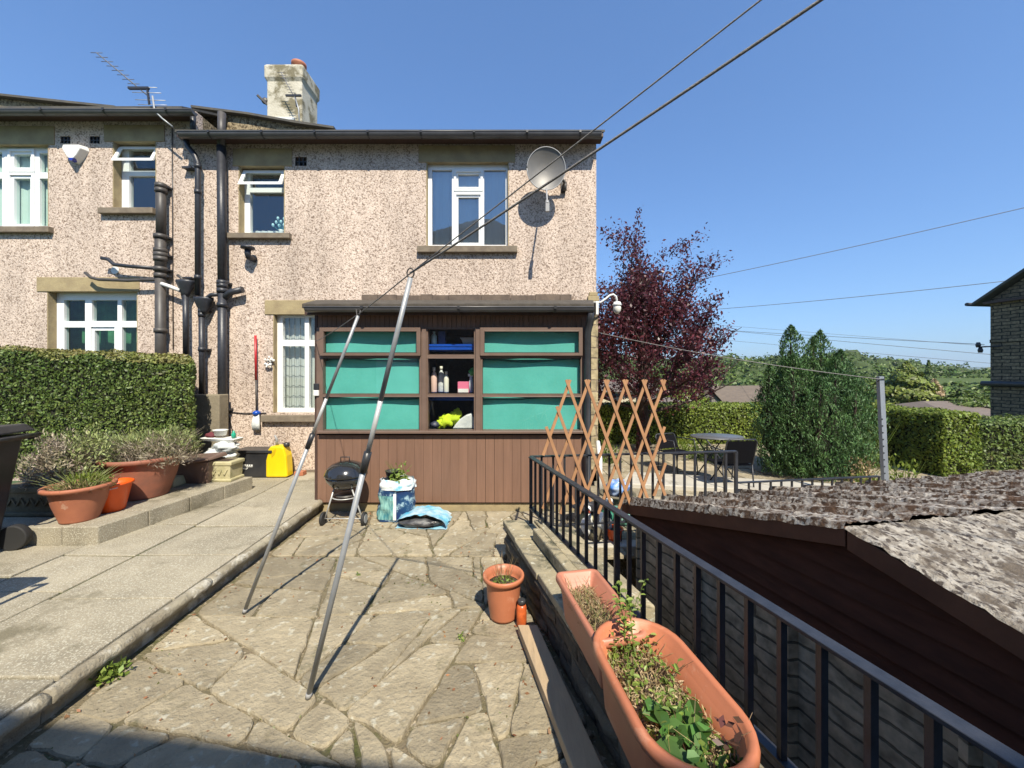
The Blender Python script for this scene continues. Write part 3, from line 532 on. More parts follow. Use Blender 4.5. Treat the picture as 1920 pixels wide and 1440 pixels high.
# =============================================================== HOUSES
D0 = 5.55
fx = lambda x: PX(x, D0); fz = lambda y: PZ(y, D0)
def make_window(house, px, panes, casements=(), recess=.10, back=None, backmat=None, glass='glass', lintel=None, sill=None, lead=None, vent=None, bdist=.16):
    """px: opening in pixels (x0,x1,y0,y1) on the wall plane; panes, casements in the same pixels"""
    D = D0+recess; X = lambda x: fx(px[0])+(x-px[0])/(px[1]-px[0])*(fx(px[1])-fx(px[0]))
    Z = lambda y: fz(y)
    f = P('window', MB().holes(fx(px[0])+.002, fx(px[1])-.002, fz(px[3])+.002, fz(px[2])-.002, [(X(a), X(b), Z(d), Z(c)) for (a, b, c, d) in panes], D, D+.06), M['upvc'], house, bevel=.003)
    for (a, b, c, d, w_) in casements:
        P('casement', MB().holes(X(a), X(b), Z(d), Z(c), [(X(a)+w_, X(b)-w_, Z(d)+w_, Z(c)-w_)], D-.018, D-.0005), M['upvc'], f, bevel=.004)
    for (a, b, c, d) in panes:
        P('pane', MB().quad((X(a),D+.03,Z(d)),(X(b),D+.03,Z(d)),(X(b),D+.03,Z(c)),(X(a),D+.03,Z(c))), M[glass], f)
    if lead:
        mb = MB()
        for (a, b, c, d) in lead:
            nx = max(2, round((X(b)-X(a))/.085)); nz_ = max(1, round((Z(c)-Z(d))/.16))
            for i in range(1, nx): q = X(a)+(X(b)-X(a))*i/nx; mb.box(q-.0025, D+.024, Z(d), q+.0025, D+.028, Z(c))
            for i in range(1, nz_): q = Z(d)+(Z(c)-Z(d))*i/nz_; mb.box(X(a), D+.0235, q-.0025, X(b), D+.0285, q+.0025)
        P('lead_strips', mb, M['lead'], f)
    if vent:                                     # top-hung vent standing open
        (a, b, c, d, out) = vent; xa, xb, zt, zb = X(a), X(b), Z(c), Z(d)
        h = zt-zb; th = math.asin(min(.9, out/h)); mb = MB(); w_ = .05; dy = math.sin(th); dz = -math.cos(th)
        pt = lambda u, v, o: (u, D-.01+v*dy-0-o*math.cos(th)-2*v*dy, zt+v*dz-o*math.sin(th))
        def slab(u0, u1, v0, v1, o0, o1): mb.hexa([pt(u0,v1,o1),pt(u1,v1,o1),pt(u1,v1,o0),pt(u0,v1,o0),pt(u0,v0,o1),pt(u1,v0,o1),pt(u1,v0,o0),pt(u0,v0,o0)])
        slab(xa,xb,0,w_,0,.035); slab(xa,xb,h-w_,h,0,.035); slab(xa,xa+w_,w_,h-w_,0,.035); slab(xb-w_,xb,w_,h-w_,0,.035)
        v = P('vent_sash', mb, M['upvc'], f); mb = MB(); mb.quad(pt(xa+w_,h-w_,.018),pt(xb-w_,h-w_,.018),pt(xb-w_,w_,.018),pt(xa+w_,w_,.018)); P('vent_pane', mb, M['glass'], f)
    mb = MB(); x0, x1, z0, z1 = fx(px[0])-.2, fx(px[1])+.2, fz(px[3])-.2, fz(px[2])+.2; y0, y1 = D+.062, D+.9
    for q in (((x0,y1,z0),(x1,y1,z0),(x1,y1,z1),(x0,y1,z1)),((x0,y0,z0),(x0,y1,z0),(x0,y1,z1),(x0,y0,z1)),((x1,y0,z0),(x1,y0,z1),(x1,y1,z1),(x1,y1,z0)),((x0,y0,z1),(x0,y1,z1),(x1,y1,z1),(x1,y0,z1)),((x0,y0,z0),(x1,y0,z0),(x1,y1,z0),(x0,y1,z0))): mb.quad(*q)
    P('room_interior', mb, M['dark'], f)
    if back:
        mb = MB()
        for (a, b, c, d) in back:
            n = 24
            for i in range(n):
                u0 = a+(b-a)*i/n; u1 = a+(b-a)*(i+1)/n; w0 = .012*math.sin(i*1.9); w1 = .012*math.sin((i+1)*1.9)
                mb.quad((X(u0),D+bdist+w0,Z(d)),(X(u1),D+bdist+w1,Z(d)),(X(u1),D+bdist+w1,Z(c)),(X(u0),D+bdist+w0,Z(c)), True)
        P('curtain_or_reflection', mb, M[backmat], f)
    if lintel: 
        a, b, c, d = lintel; P('lintel', MB().box(fx(a), D0-.012, fz(px[2])-.014, fx(b), D0+recess-.003, fz(c)), M['stone'], house, bevel=.005)
        P('jamb', MB().box(fx(px[0])-.002, D0+.002, fz(px[3])+.003, fx(px[0])+.014, D0+recess-.003, fz(px[2])-.0145), M['stone'], house); P('jamb', MB().box(fx(px[1])-.014, D0+.002, fz(px[3])+.003, fx(px[1])+.002, D0+recess-.003, fz(px[2])-.0145), M['stone'], house)
    if sill:
        a, b, c, d = sill; P('sill', MB().hexa([(fx(a),D0-.07,fz(d)),(fx(b),D0-.07,fz(d)),(fx(b),D0+.12,fz(d)),(fx(a),D0+.12,fz(d)),(fx(a),D0-.07,fz(c)-.01),(fx(b),D0-.07,fz(c)-.01),(fx(b),D0+.12,fz(c)+.004),(fx(a),D0+.12,fz(c)+.004)]), M['sill'], house, bevel=.006)
    return f
def op(px): return (fx(px[0]), fx(px[1]), fz(px[3]), fz(px[2]))
def gutter(house, x0, x1, z, y, r=.055, n=7, mt='gutter', seg=None):
    mb = MB(); k = 10
    for i in range(k):
        a0 = math.pi+math.pi*i/k; a1 = math.pi+math.pi*(i+1)/k
        for rr, s in ((r, 1), (r-.006, -1)):
            q = [(x0,y+rr*math.cos(a0),z+rr*math.sin(a0)),(x1,y+rr*math.cos(a0),z+rr*math.sin(a0)),(x1,y+rr*math.cos(a1),z+rr*math.sin(a1)),(x0,y+rr*math.cos(a1),z+rr*math.sin(a1))]
            mb.quad(*(q if s > 0 else q[::-1]), True)
    mb.tube([(x0,y-r,z),(x1,y-r,z)], .007, 8); mb.tube([(x0,y+r,z),(x1,y+r,z)], .006, 6)
    for x in (x0, x1):
        pts = [(x, y+r*math.cos(math.pi+math.pi*i/k), z+r*math.sin(math.pi+math.pi*i/k)) for i in range(k+1)]; mb.prism(pts, (.006,0,0))
    o = P('gutter', mb, M[mt], house)
    for i in range(n):
        x = x0+(x1-x0)*(i+.6)/n; b = MB()
        for j in range(k):
            a0 = math.pi+math.pi*j/k; a1 = math.pi+math.pi*(j+1)/k; rr = r+.006
            b.quad((x-.012,y+rr*math.cos(a0),z+rr*math.sin(a0)),(x+.012,y+rr*math.cos(a0),z+rr*math.sin(a0)),(x+.012,y+rr*math.cos(a1),z+rr*math.sin(a1)),(x-.012,y+rr*math.cos(a1),z+rr*math.sin(a1)))
        b.box(x-.014, y-r-.012, z-.02, x+.014, y-r-.002, z+.012); P('gutter_clip', b, M['black'], o)
    return o
W_R1=(447,534,310,438); W_R2=(799,954,303,462); W_R3=(512,604,588,774)
W_L1=(-70,91,270,426); W_L2=(211,293,264,391); W_L3=(88,258,545,702)
ZB = .0
# ---- right house
H1 = T('rendered_house', ((fx(368)+fx(1118))/2, 7, 0), 'end house in pebbledash with the satellite dish and the brown timber porch against it', 'house')
XL, XR = fx(368), fx(1118)
zt1 = fz(255)
P('wall', MB().holes(XL, XR, ZB, zt1, [op(W_R1), op(W_R2), op(W_R3), (fx(553), fx(575), fz(311), fz(294))], D0, D0+.12), M['pebble'], H1)
mb = MB(); mb.quad((XR,D0+.121,ZB-1.7),(XR,11,ZB-1.7),(XR,11,zt1),(XR,D0+.121,zt1)); mb.quad((XR,11,ZB-1.7),(XL,11,ZB-1.7),(XL,11,zt1),(XR,11,zt1)); mb.poly([(XR,5.4,zt1),(XR,11.1,zt1),(XR,8.3,zt1+1.3)])
P('side_wall', mb, M['pebble'], H1)
mb = MB(); ev = PZ(247, 5.36)
mb.hexa([(fx(350),5.36,ev),(XR+.08,5.36,ev),(XR+.08,8.3,ev+1.35),(fx(350),8.3,ev+1.35),(fx(350),5.36,ev+.03),(XR+.08,5.36,ev+.03),(XR+.08,8.3,ev+1.4),(fx(350),8.3,ev+1.4)])
mb.hexa([(fx(350),8.305,ev+1.35),(XR+.08,8.305,ev+1.35),(XR+.08,11.2,ev),(fx(350),11.2,ev),(fx(350),8.305,ev+1.4),(XR+.08,8.305,ev+1.4),(XR+.08,11.2,ev+.03),(fx(350),11.2,ev+.03)])
P('roof', mb, M['slate'], H1)
P('soffit', MB().box(fx(352),5.37,ev-.06,XR+.06,5.548,ev-.004), M['fascia'], H1)
gutter(H1, PX(338,5.32), PX(1126,5.32), PZ(251,5.32), 5.32, .062, 8)
# old roughcast gable wedge that rises behind the gutter
def wedge(house, pts, Y, d=.25):
    zb = 5.0; poly = [(PX(pts[0][0],Y),Y,zb)]+[(PX(a,Y),Y,PZ(b,Y)) for a, b in pts]+[(PX(pts[-1][0],Y),Y,zb)]
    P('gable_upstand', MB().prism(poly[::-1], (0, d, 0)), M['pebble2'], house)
    mb = MB()
    for (a, b) in zip(pts[:-1], pts[1:]):
        mb.bar((PX(a[0],Y),Y+d/2-.03,PZ(a[1],Y)+.01), (PX(b[0],Y),Y+d/2-.03,PZ(b[1],Y)+.01), d+.12, .035)
    P('verge_tiles', mb, M['slate'], house)
wedge(H1, [(366,207),(470,220),(560,236),(630,246)], 6.25)
make_window(H1, W_R1, [(459,524,354,432),(459,524,317,345)], [], recess=.11, lintel=(437,548,279,309), sill=(431,547,438,449), vent=(450,531,313,350,.12), back=[(450,534,420,438)], backmat='white')
make_window(H1, W_R2, [(808,846,314,456),(858,897,322,346),(858,897,366,452),(907,948,314,456)], [(850,905,314,354,.034),(850,905,357,460,.034)], recess=.07, lintel=(785,966,273,301), sill=(784,970,462,475), back=[(800,953,305,461)], backmat='bluegrey', bdist=.1, glass='glass_bright')
make_window(H1, W_R3, [(524,566,594,636),(524,566,648,766),(574,603,594,636),(574,603,648,766)], [], recess=.08, lintel=(497,600,563,588), sill=(494,600,777,790), glass='glass_clear', lead=[(524,566,594,636),(524,566,648,766)], back=[(512,604,588,774)], backmat='net', bdist=.14)
mb = MB()
for i in range(4): x = 553+22*i/3; mb.box(fx(x)-.006,D0+.01,fz(311),fx(x)+.006,D0+.03,fz(294))
for i in range(3): z = fz(311)+(fz(294)-fz(311))*i/2; mb.box(fx(553),D0+.012,z-.006,fx(575),D0+.028,z+.006)
vg = P('air_brick', mb, M['cast'], H1)
P('corner_quoins', MB().box(fx(1108), D0-.02, 0, XR+.02, D0+.35, fz(566)), M['quoin'], H1)
P('corner_kneeler', MB().box(fx(1101), D0-.06, fz(566), fx(1122), D0+.3, fz(556)).box(fx(1104), D0-.03, fz(555.5), fx(1120), D0+.3, fz(548)), M['stone'], H1, bevel=.01)
P('plinth', MB().box(XL, D0-.02, 0, XR, D0-.002, .16), M['sill'], H1)
# chimney
c = MB(); y0, y1 = 8.0, 8.65; xa, xb = PX(500,8), PX(566,8); zt = PZ(121, 8)
n = len(c.v); R_ = 7
def chim_layer(z, e): return [(xa-e,y0-e,z),(xb+e,y0-e,z),(xb+e,y1+e,z),(xa-e,y1+e,z)]
lay = [chim_layer(4.6,0), chim_layer(zt-.35,0), chim_layer(zt-.28,.035), chim_layer(zt-.03,.04), chim_layer(zt,.0)]
for l in lay: c.v += l
for i in range(4):
    for k in range(4): c.f.append((i*4+k, i*4+(k+1) % 4, i*4+4+(k+1) % 4, i*4+4+k)); c.sm.append(False)
c.f.append((16,17,18,19)); c.sm.append(False)
ch = P('chimney', c, M['chim'], H1, bevel=.03)
P('chimney_pot', MB().lathe([(.13,-.02),(.125,.12),(.15,.14),(.15,.19),(.12,.2),(.11,.19),(.1,.0)], (PX(563,8.4),8.35,zt+.10)), M['terracotta'], ch)
P('flue_cap', MB().lathe([(.05,-.02),(.05,.08),(.09,.1),(.09,.13),(.02,.17)], (PX(528,8.3),8.3,zt)), M['white'], ch)
P('lead_flashing', MB().box(xa-.02,y0-.03,PZ(226,8),xb-.15,y0-.004,PZ(221,8)), M['white'], ch)

# ---- left house
H2 = T('neighbour_house', (fx(60), 7, 0), 'left pebbledash house, stepped a little higher, with alarm box and waste pipes', 'house')
XA = fx(-280); zt2 = fz(209)
P('wall', MB().holes(XA, XL-.003, ZB, zt2, [op(W_L1), op(W_L2), op(W_L3), (fx(113),fx(132),fz(269),fz(255)), (fx(168),fx(187),fz(269),fz(255))], D0, D0+.12), M['pebble'], H2)
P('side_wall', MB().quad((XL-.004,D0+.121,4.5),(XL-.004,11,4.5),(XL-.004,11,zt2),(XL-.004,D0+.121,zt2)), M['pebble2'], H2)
ev2 = PZ(203, 5.36)
mb = MB(); mb.hexa([(XA,5.36,ev2),(fx(362),5.36,ev2),(fx(362),8.3,ev2+1.5),(XA,8.3,ev2+1.5),(XA,5.36,ev2+.03),(fx(362),5.36,ev2+.03),(fx(362),8.3,ev2+1.55),(XA,8.3,ev2+1.55)])
mb.hexa([(XA,8.305,ev2+1.5),(fx(362),8.305,ev2+1.5),(fx(362),11.2,ev2),(XA,11.2,ev2),(XA,8.305,ev2+1.55),(fx(362),8.305,ev2+1.55),(fx(362),11.2,ev2+.03),(XA,11.2,ev2+.03)])
P('roof', mb, M['slate'], H2)
P('soffit', MB().box(XA,5.37,ev2-.06,XL,5.498,ev2-.004), M['fascia'], H2)
P('rafter_ends', MB().box(XA,5.50,fz(228),XL-.01,5.548,fz(214)), M['fascia'], H2)
gutter(H2, XA, PX(364,5.32), PZ(209,5.32), 5.32, .055, 6)
wedge(H2, [(-160,165),(0,184),(120,197),(225,208)], 6.25)
make_window(H2, W_L1, [(-60,-8,280,318),(15,46,284,309),(63,90,282,318),(-60,-8,330,420),(15,46,330,416),(63,90,330,420)], [(5,55,275,318,.034),(5,55,320,422,.034)], recess=.07, lintel=(-90,103,237,265), sill=(-90,101,426,438), glass='glass_green', back=[(-70,91,280,424)], backmat='blind', bdist=.09)
make_window(H2, W_L2, [(227,288,322,384),(227,288,271,312)], [], recess=.12, lintel=(196,309,235,259), sill=(192,294,391,403), vent=(213,290,267,305,.12), back=[(212,293,376,391)], backmat='white')
make_window(H2, W_L3, [(104,144,560,600),(157,206,560,600),(214,258,560,600),(104,144,612,695),(162,200,618,690),(214,258,612,695)], [(152,208,606,700,.04)], recess=.11, lintel=(70,262,520,544), sill=(84,262,702,716), glass='glass_green', back=[(60,280,530,715)], backmat='darkgreen', bdist=.3)
mb = MB()
for x0 in (113, 168):
    for i in range(4): x = x0+19*i/3; mb.box(fx(x)-.006,D0+.01,fz(269),fx(x)+.006,D0+.03,fz(255))
    for i in range(3): z = fz(269)+(fz(255)-fz(269))*i/2; mb.box(fx(x0),D0+.012,z-.006,fx(x0+19),D0+.028,z+.006)
P('air_brick', mb, M['cast'], H2)
# dark backing boxes behind the air bricks
P('air_duct', MB().box(fx(112),D0+.122,fz(270),fx(190),D0+.2,fz(254)), M['dark'], H2)
P('air_duct', MB().box(fx(552),D0+.122,fz(312),fx(576),D0+.2,fz(293)), M['dark'], H1)
# ---- pipes
def pipe(house, pts, r, mt='cast', collars=(), name='drainpipe', off=.10, n=14):
    Y = D0-off; q = [(PX(x,Y), Y, PZ(y,Y)) for x, y in pts]; mb = MB().tube(q, r, n)
    for y in collars:
        for (a, b) in zip(pts[:-1], pts[1:]):
            if min(a[1],b[1]) <= y <= max(a[1],b[1]):
                t = (y-a[1])/(b[1]-a[1]+1e-9); x = a[0]+(b[0]-a[0])*t; mb.tube([(PX(x,Y),Y,PZ(y,Y)-.03),(PX(x,Y),Y,PZ(y,Y)+.03)], r*1.22, n); break
    o = P(name, mb, M[mt], house)
    for y in collars[::2]:
        cl = MB(); x = [a[0] for a in pts][0]; cl.box(PX(x,Y)-r-.03, Y+r*.3, PZ(y,Y)-.012, PX(x,Y)+r+.03, D0-.001, PZ(y,Y)+.012)
        P('pipe_bracket', cl, M['cast'], o)
    return o
pipe(H2, [(302,345),(302,440)], .058, 'soil_pipe', [349,358]); pipe(H2, [(301,440),(301,512)], .066, 'soil_pipe', [444,470,478,486,505]); p_ = pipe(H2, [(301,512),(301,760)], .062, 'soil_pipe', [517,620])
pipe(H2, [(362,212),(362,250)], .034); 
pipe(H2, [(348,262),(352,275),(366,292),(371,305),(371,555)], .036, 'cast', [312,360,520])
def hopper(house, x, y, w, off=.10):
    Y = D0-off; X = PX(x,Y); Z = PZ(y,Y); k = w*Y/F/2
    return P('hopper_head', MB().lathe([(k*.35,-.2),(k*.5,-.15),(k*.8,-.06),(k,0),(k,.03),(k*.85,.03),(k*.6,-.05)], (X,Y,Z), n=8, sy=.7), M['cast'], house)
hopper(H2, 348, 530, 34); pipe(H2, [(348,545),(349,665)], .037)
hopper(H1, 382, 562, 36); pipe(H1, [(378,580),(379,742)], .037, 'cast', [583,590,655])
pipe(H1, [(416,212),(415,275)], .05, 'soil_pipe'); pipe(H1, [(415,275),(417,540)], .057, 'cast', [530,536])
pipe(H1, [(417,540),(417,805)], .057, 'cast', [545,572,768,774]); pipe(H1, [(418,560),(432,548),(455,543)], .045, 'cast', [], 'branch_pipe'); 
pipe(H1, [(384,562),(396,553),(410,552)], .028, 'cast', [], 'branch_pipe', .13)
pipe(H2, [(191,484),(203,486),(214,496),(240,499),(292,503)], .026, 'cast', [], 'waste_pipe', .12); pipe(H2, [(160,511),(170,520),(185,524),(240,526),(296,524),(300,515)], .022, 'soil_pipe', [], 'waste_pipe', .12)
pipe(H2, [(303,532),(318,537),(338,545)], .026, 'white', [], 'overflow_pipe', .13); pipe(H2, [(333,516),(341,522),(343,532)], .02, 'soil_pipe', [], 'overflow_pipe', .13)
P('wall_vent', MB().tube([(fx(217),D0-.015,fz(507)),(fx(217),D0-.001,fz(507))], .055, 16), M['white'], H2)
fl = P('boiler_flue', MB().tube([(fx(477),D0,fz(487)),(fx(477),D0-.12,fz(487)),(fx(477),D0-.14,fz(482)),(fx(477),D0-.14,fz(474))], .04, 14).lathe([(.05,0),(.09,.015),(.085,.04),(.03,.05)], (fx(477),D0-.14,fz(474))), M['cast'], H1)
cb = MB(); 
for pts in ([(324,240),(325,400),(326,655)],[(424,262),(423,500),(428,770),(444,838)],[(427,772),(460,775),(500,774)]):
    cb.tube([(fx(x),D0-.012,fz(y)) for x, y in pts], .006, 6)
P('wall_cable', cb, M['black'], H1)

# =============================================================== PORCH
Ye = 4.35; ex = lambda x: PX(x, Ye); ez = lambda y: PZ(y, Ye)
PO = T('lean_to_porch', (ex(845), 4.9, 0), 'brown timber lean-to porch with green covered windows standing against the house', 'porch')
P('stone_footing', MB().box(ex(591), Ye+.03, -.05, ex(1103), D0-.02, ez(944)), M['stone'], PO)
bd = MB(); x = 595; rb = random.Random(2)
while x < 1103:
    e = min(x+16.6, 1103); w0 = .002+(.002 if rb.random() > .7 else 0); bd.box(ex(x)+w0/2, Ye, ez(942), ex(e)-w0/2, Ye+.02, ez(816)); bd.col += [rb.random()]*6; x = e
M['brown'] = mat('brown_boards', (.175,.096,.062), (.205,.113,.074), scale=3, stretch=(9,1,.8), rough=.62, bump=.1, bscale=40, tone=.06)
P('lower_boards', bd, M['brown'], PO); P('board_backing', MB().box(ex(596),Ye+.021,ez(941),ex(1102),Ye+.05,ez(815)), M['dark'], PO)
bd = MB(); x = 595
while x < 1103: e = min(x+9, 1103); bd.box(ex(x)+.002, Ye+.004, ez(614), ex(e)-.002, Ye+.02, ez(588)); bd.col += [rb.random()]*6; x = e
P('upper_boards', bd, M['brown'], PO)
P('side_boards', MB().box(ex(590),Ye+.0,ez(942),ex(594.6),D0-.005,ez(588)).box(ex(1098)+.03,Ye+.021,ez(942),ex(1103)+.03,D0-.005,ez(588)), M['fascia'], PO)
P('plinth_shadow_board', MB().box(ex(592),Ye+.02,ez(944.5),ex(1103),Ye+.04,ez(942.2)), M['fascia'], PO)
# frame with openings
rows = [(617,664),(672,738),(744,806)]
cols = [(607,787),(803,889),(905,1088)]
hs = [(ex(a), ex(b), ez(d), ez(c)) for (a, b) in cols for (c, d) in rows]
P('window_frame', MB().holes(ex(594.7), ex(1098), ez(813), ez(614.5), hs, Ye-.015, Ye+.05), M['brownframe'], PO, bevel=.004)
for (a, b) in (cols[0], cols[2]):                 # opening top sashes
    P('top_sash', MB().holes(ex(a-4), ex(b+3), ez(667), ez(615), [(ex(a+4), ex(b-4), ez(661), ez(622))], Ye-.05, Ye-.0155), M['brownframe'], PO, bevel=.004)
P('window_sill', MB().box(ex(600), Ye-.06, ez(812), ex(1092), Ye-.0155, ez(806.5)), M['brownframe'], PO, bevel=.006)
P('post', MB().box(ex(792),Ye-.035,ez(812),ex(800),Ye-.0155,ez(615)), M['brownframe'], PO, bevel=.004); P('post', MB().box(ex(892),Ye-.035,ez(812),ex(901),Ye-.0155,ez(615)), M['brownframe'], PO, bevel=.004)
for (a, b) in (cols[0], cols[2]):
    for k, (c, d) in enumerate(rows):
        mb = MB(); n = 22; x0, x1, z0, z1 = ex(a), ex(b), ez(d), ez(c)
        zt_ = lambda u: z1-.03-.02*noise.noise((u*2.3+a, k*3, 1))-(.012 if k else 0)*math.sin(u*5+k)
        for i in range(n):
            u0 = x0+(x1-x0)*i/n; u1 = x0+(x1-x0)*(i+1)/n; y = lambda u: Ye+.055+.008*math.sin(u*6+k*2+a)
            mb.quad((u0,y(u0),z0),(u1,y(u1),z0),(u1,y(u1)+.0,zt_(u1)),(u0,y(u0),zt_(u0)), True)
        P('green_cover', mb, M['teal'], PO)
        P('backing_sheet', MB().quad((x0,Ye+.1,z0),(x1,Ye+.1,z0),(x1,Ye+.1,z1),(x0,Ye+.1,z1)), M['teal'], PO)
        P('glass_pane', MB().quad((x0,Ye+.01,z0),(x1,Ye+.01,z0),(x1,Ye+.01,z1),(x0,Ye+.01,z1)), M['glass_clear'], PO)
for (c, d) in rows[:1]+rows[1:]:
    P('glass_pane', MB().quad((ex(803),Ye+.012,ez(d)),(ex(889),Ye+.012,ez(d)),(ex(889),Ye+.012,ez(c)),(ex(803),Ye+.012,ez(c))), M['glass_clear'], PO)
mb = MB(); x0, x1, z0, z1 = ex(790), ex(902), ez(811), ez(616)
for q in (((x0,5.2,z0),(x1,5.2,z0),(x1,5.2,z1),(x0,5.2,z1)),((x0,Ye+.052,z0),(x0,5.2,z0),(x0,5.2,z1),(x0,Ye+.052,z1)),((x1,Ye+.052,z0),(x1,Ye+.052,z1),(x1,5.2,z1),(x1,5.2,z0)),((x0,Ye+.052,z1),(x0,5.2,z1),(x1,5.2,z1),(x1,Ye+.052,z1)),((x0,Ye+.052,z0),(x1,Ye+.052,z0),(x1,5.2,z0),(x0,5.2,z0))): mb.quad(*q)
P('porch_interior', mb, M['dark'], PO)
for (zt_, zb_) in ((644,656),(742,752)):
    m_ = MB().box(ex(800),Ye+.09,ez(zb_),ex(890),Ye+.38,ez(zt_)); m_.box(ex(800),Ye+.083,ez(zt_+4.5),ex(890),Ye+.09,ez(zt_+2.5)).box(ex(800),Ye+.083,ez(zb_-1),ex(890),Ye+.09,ez(zb_-3)); P('shelf', m_, M['blue'], PO)
# shelf contents
def bottle(x, y1, y0, w_, mt, cap, label, Y=Ye+.17, nm='bottle'):
    z0 = ez(y0); h = ez(y1)-z0; r = w_*Ye/F/2; t = T(nm, (ex(x), Y, z0), label, 'bottle')
    P('body', MB().lathe([(r*.9,0),(r,.01),(r,h*.62),(r*.75,h*.74),(r*.38,h*.82),(r*.38,h*.86)], (ex(x),Y,z0), 14), mt, t); P('cap', MB().lathe([(r*.45,h*.86),(r*.45,h),(r*.3,h)], (ex(x),Y,z0), 12), cap, t)
M['peach'] = mat('peach_liquid', (.75,.52,.44), rough=.3); M['cream'] = mat('cream_plastic', (.72,.72,.6), rough=.4); M['sky'] = mat('sky_plastic', (.5,.72,.78), rough=.4); M['navy'] = mat('navy_card', (.03,.06,.22), rough=.5)
bottle(808, 688, 737, 12, M['peach'], M['white'], 'peach bottle at the left end of the middle porch shelf'); bottle(820, 686, 737, 13, M['cloth_w'], M['cream'], 'clear bottle in the middle of three on the middle porch shelf', Ye+.24); bottle(832, 696, 737, 10, M['cream'], M['cream'], 'small cream bottle right of the clear one on the middle porch shelf')
bottle(809, 619, 644, 11, M['sky'], M['sky'], 'pale blue bottle on the top porch shelf', Ye+.14, 'bottle')
P('carton', MB().box(ex(818),Ye+.12,ez(644),ex(831),Ye+.2,ez(619)), M['navy'], None, .003, 'navy upright box beside the pale blue bottle on the top shelf', 'box')
P('storage_tub', MB().hexa([(ex(866),Ye+.13,ez(644)),(ex(889),Ye+.13,ez(644)),(ex(889),Ye+.3,ez(644)),(ex(866),Ye+.3,ez(644)),(ex(862),Ye+.11,ez(633)),(ex(889.4),Ye+.11,ez(633)),(ex(889.4),Ye+.32,ez(633)),(ex(862),Ye+.32,ez(633))]).box(ex(860),Ye+.105,ez(633),ex(889.4),Ye+.33,ez(631)), M['grey'], None, .003, 'grey lidded tub at the right end of the top porch shelf', 'box')
P('carton', MB().box(ex(856),Ye+.10,ez(737),ex(877),Ye+.2,ez(716)).box(ex(855.8),Ye+.099,ez(729),ex(877.2),Ye+.1,ez(728)), M['pink'], None, .002, 'pink and white carton on the middle porch shelf', 'box')
P('carton_band', MB().box(ex(856.5),Ye+.095,ez(736.5),ex(876.5),Ye+.0985,ez(729.5)), M['white'], bpy.data.objects['carton.001'])
bpy.data.objects['carton_band'].location = (0, 0, 0)
P('cloth_bundle', MB().ell((ex(883),Ye+.2,ez(697)),(.045,.05,.05),14,9,.35,3), M['greencloth'], None, 0, 'bright green cloth bundle above the spray bottle on the middle shelf', 'cloth')
P('spray_bottle', MB().lathe([(.035,0),(.036,.1),(.02,.15),(.015,.19)], (ex(880),Ye+.2,ez(737)),12).box(ex(874),Ye+.18,ez(706),ex(883),Ye+.2,ez(701)), M['sky'], None, 0, 'pale blue spray bottle behind the pink carton', 'bottle')
P('safety_vest', MB().ell((ex(832),Ye+.18,ez(792)),(.09,.06,.075),20,12,.6,1).ell((ex(850),Ye+.2,ez(786)),(.07,.05,.085),18,12,.7,5).ell((ex(822),Ye+.17,ez(798)),(.06,.05,.05),18,12,.6,8), M['hiviz'], None, 0, 'crumpled yellow safety vest behind the lowest middle pane', 'vest')
P('dark_shoe', MB().ell((ex(811),Ye+.14,ez(799)),(.055,.06,.04),16,10,.2,2), mat('dark_blue_leather',(.04,.045,.08),rough=.5), None, 0, 'dark shoe at the left of the lowest middle pane', 'shoe')
mb = MB(); pf = [(846,806),(852,797),(860,788),(872,780),(882,777),(887,784),(889,806)]; mb.prism([(ex(a),Ye+.09,ez(b)) for a, b in pf][::-1], (0,.12,0)); P('white_cushion', mb, M['cloth_w'], None, .012, 'white padded cushion leaning behind the lowest middle pane', 'cushion')
# porch roof, fascia, gutter
zr = ez(578); yb = D0-.004; zbk = PZ(567, D0)
P('roof', MB().hexa([(ex(576),4.24,zr-.02),(ex(1110),4.24,zr-.02),(fx(1112),yb,zbk-.02),(fx(592),yb,zbk-.02),(ex(576),4.24,zr+.035),(ex(1110),4.24,zr+.035),(fx(1112),yb,zbk+.035),(fx(592),yb,zbk+.035)]), M['roof_felt'], PO, bevel=.01)
mb = MB(); r5 = random.Random(3); x = 684
while x < 1068: e = x+r5.uniform(20,60); mb.box(fx(x),D0-.12,fz(566),fx(min(e,1070)-.6),D0-.003,fz(556)+r5.uniform(-.008,.012)); x = e
P('ridge_flashing', mb, mat('worn_flashing',(.10,.075,.06),(.16,.12,.09),scale=8,rough=.9,bump=.3), PO)
P('fascia_board', MB().box(ex(580),4.25,ez(593),ex(1106),4.27,ez(578)), M['fascia'], PO)
P('soffit_board', MB().box(ex(590),4.27,ez(590),ex(1103),4.349,ez(588)), M['fascia'], PO)
gutter(PO, PX(574,4.2), PX(1112,4.2), PZ(577,4.2), 4.2, .05, 3)
Y = 4.27; P('downpipe', MB().tube([(PX(1108,4.2),4.2,PZ(585,4.2)),(PX(1106,4.25),4.25,PZ(600,4.25)),(PX(1102,Y),Y+.02,PZ(625,Y)),(PX(1102,Y),Y+.02,.12),(PX(1106,Y),Y-.05,.05)], .036, 12), M['black'], PO)
P('door_bell_box', MB().box(ex(590),Ye-.03,ez(731),ex(600),Ye-.001,ez(719)), M['black'], PO, .004); P('key_safe', MB().box(ex(590),Ye-.035,ez(742),ex(600),Ye-.001,ez(731.5)), M['white'], PO, .006)

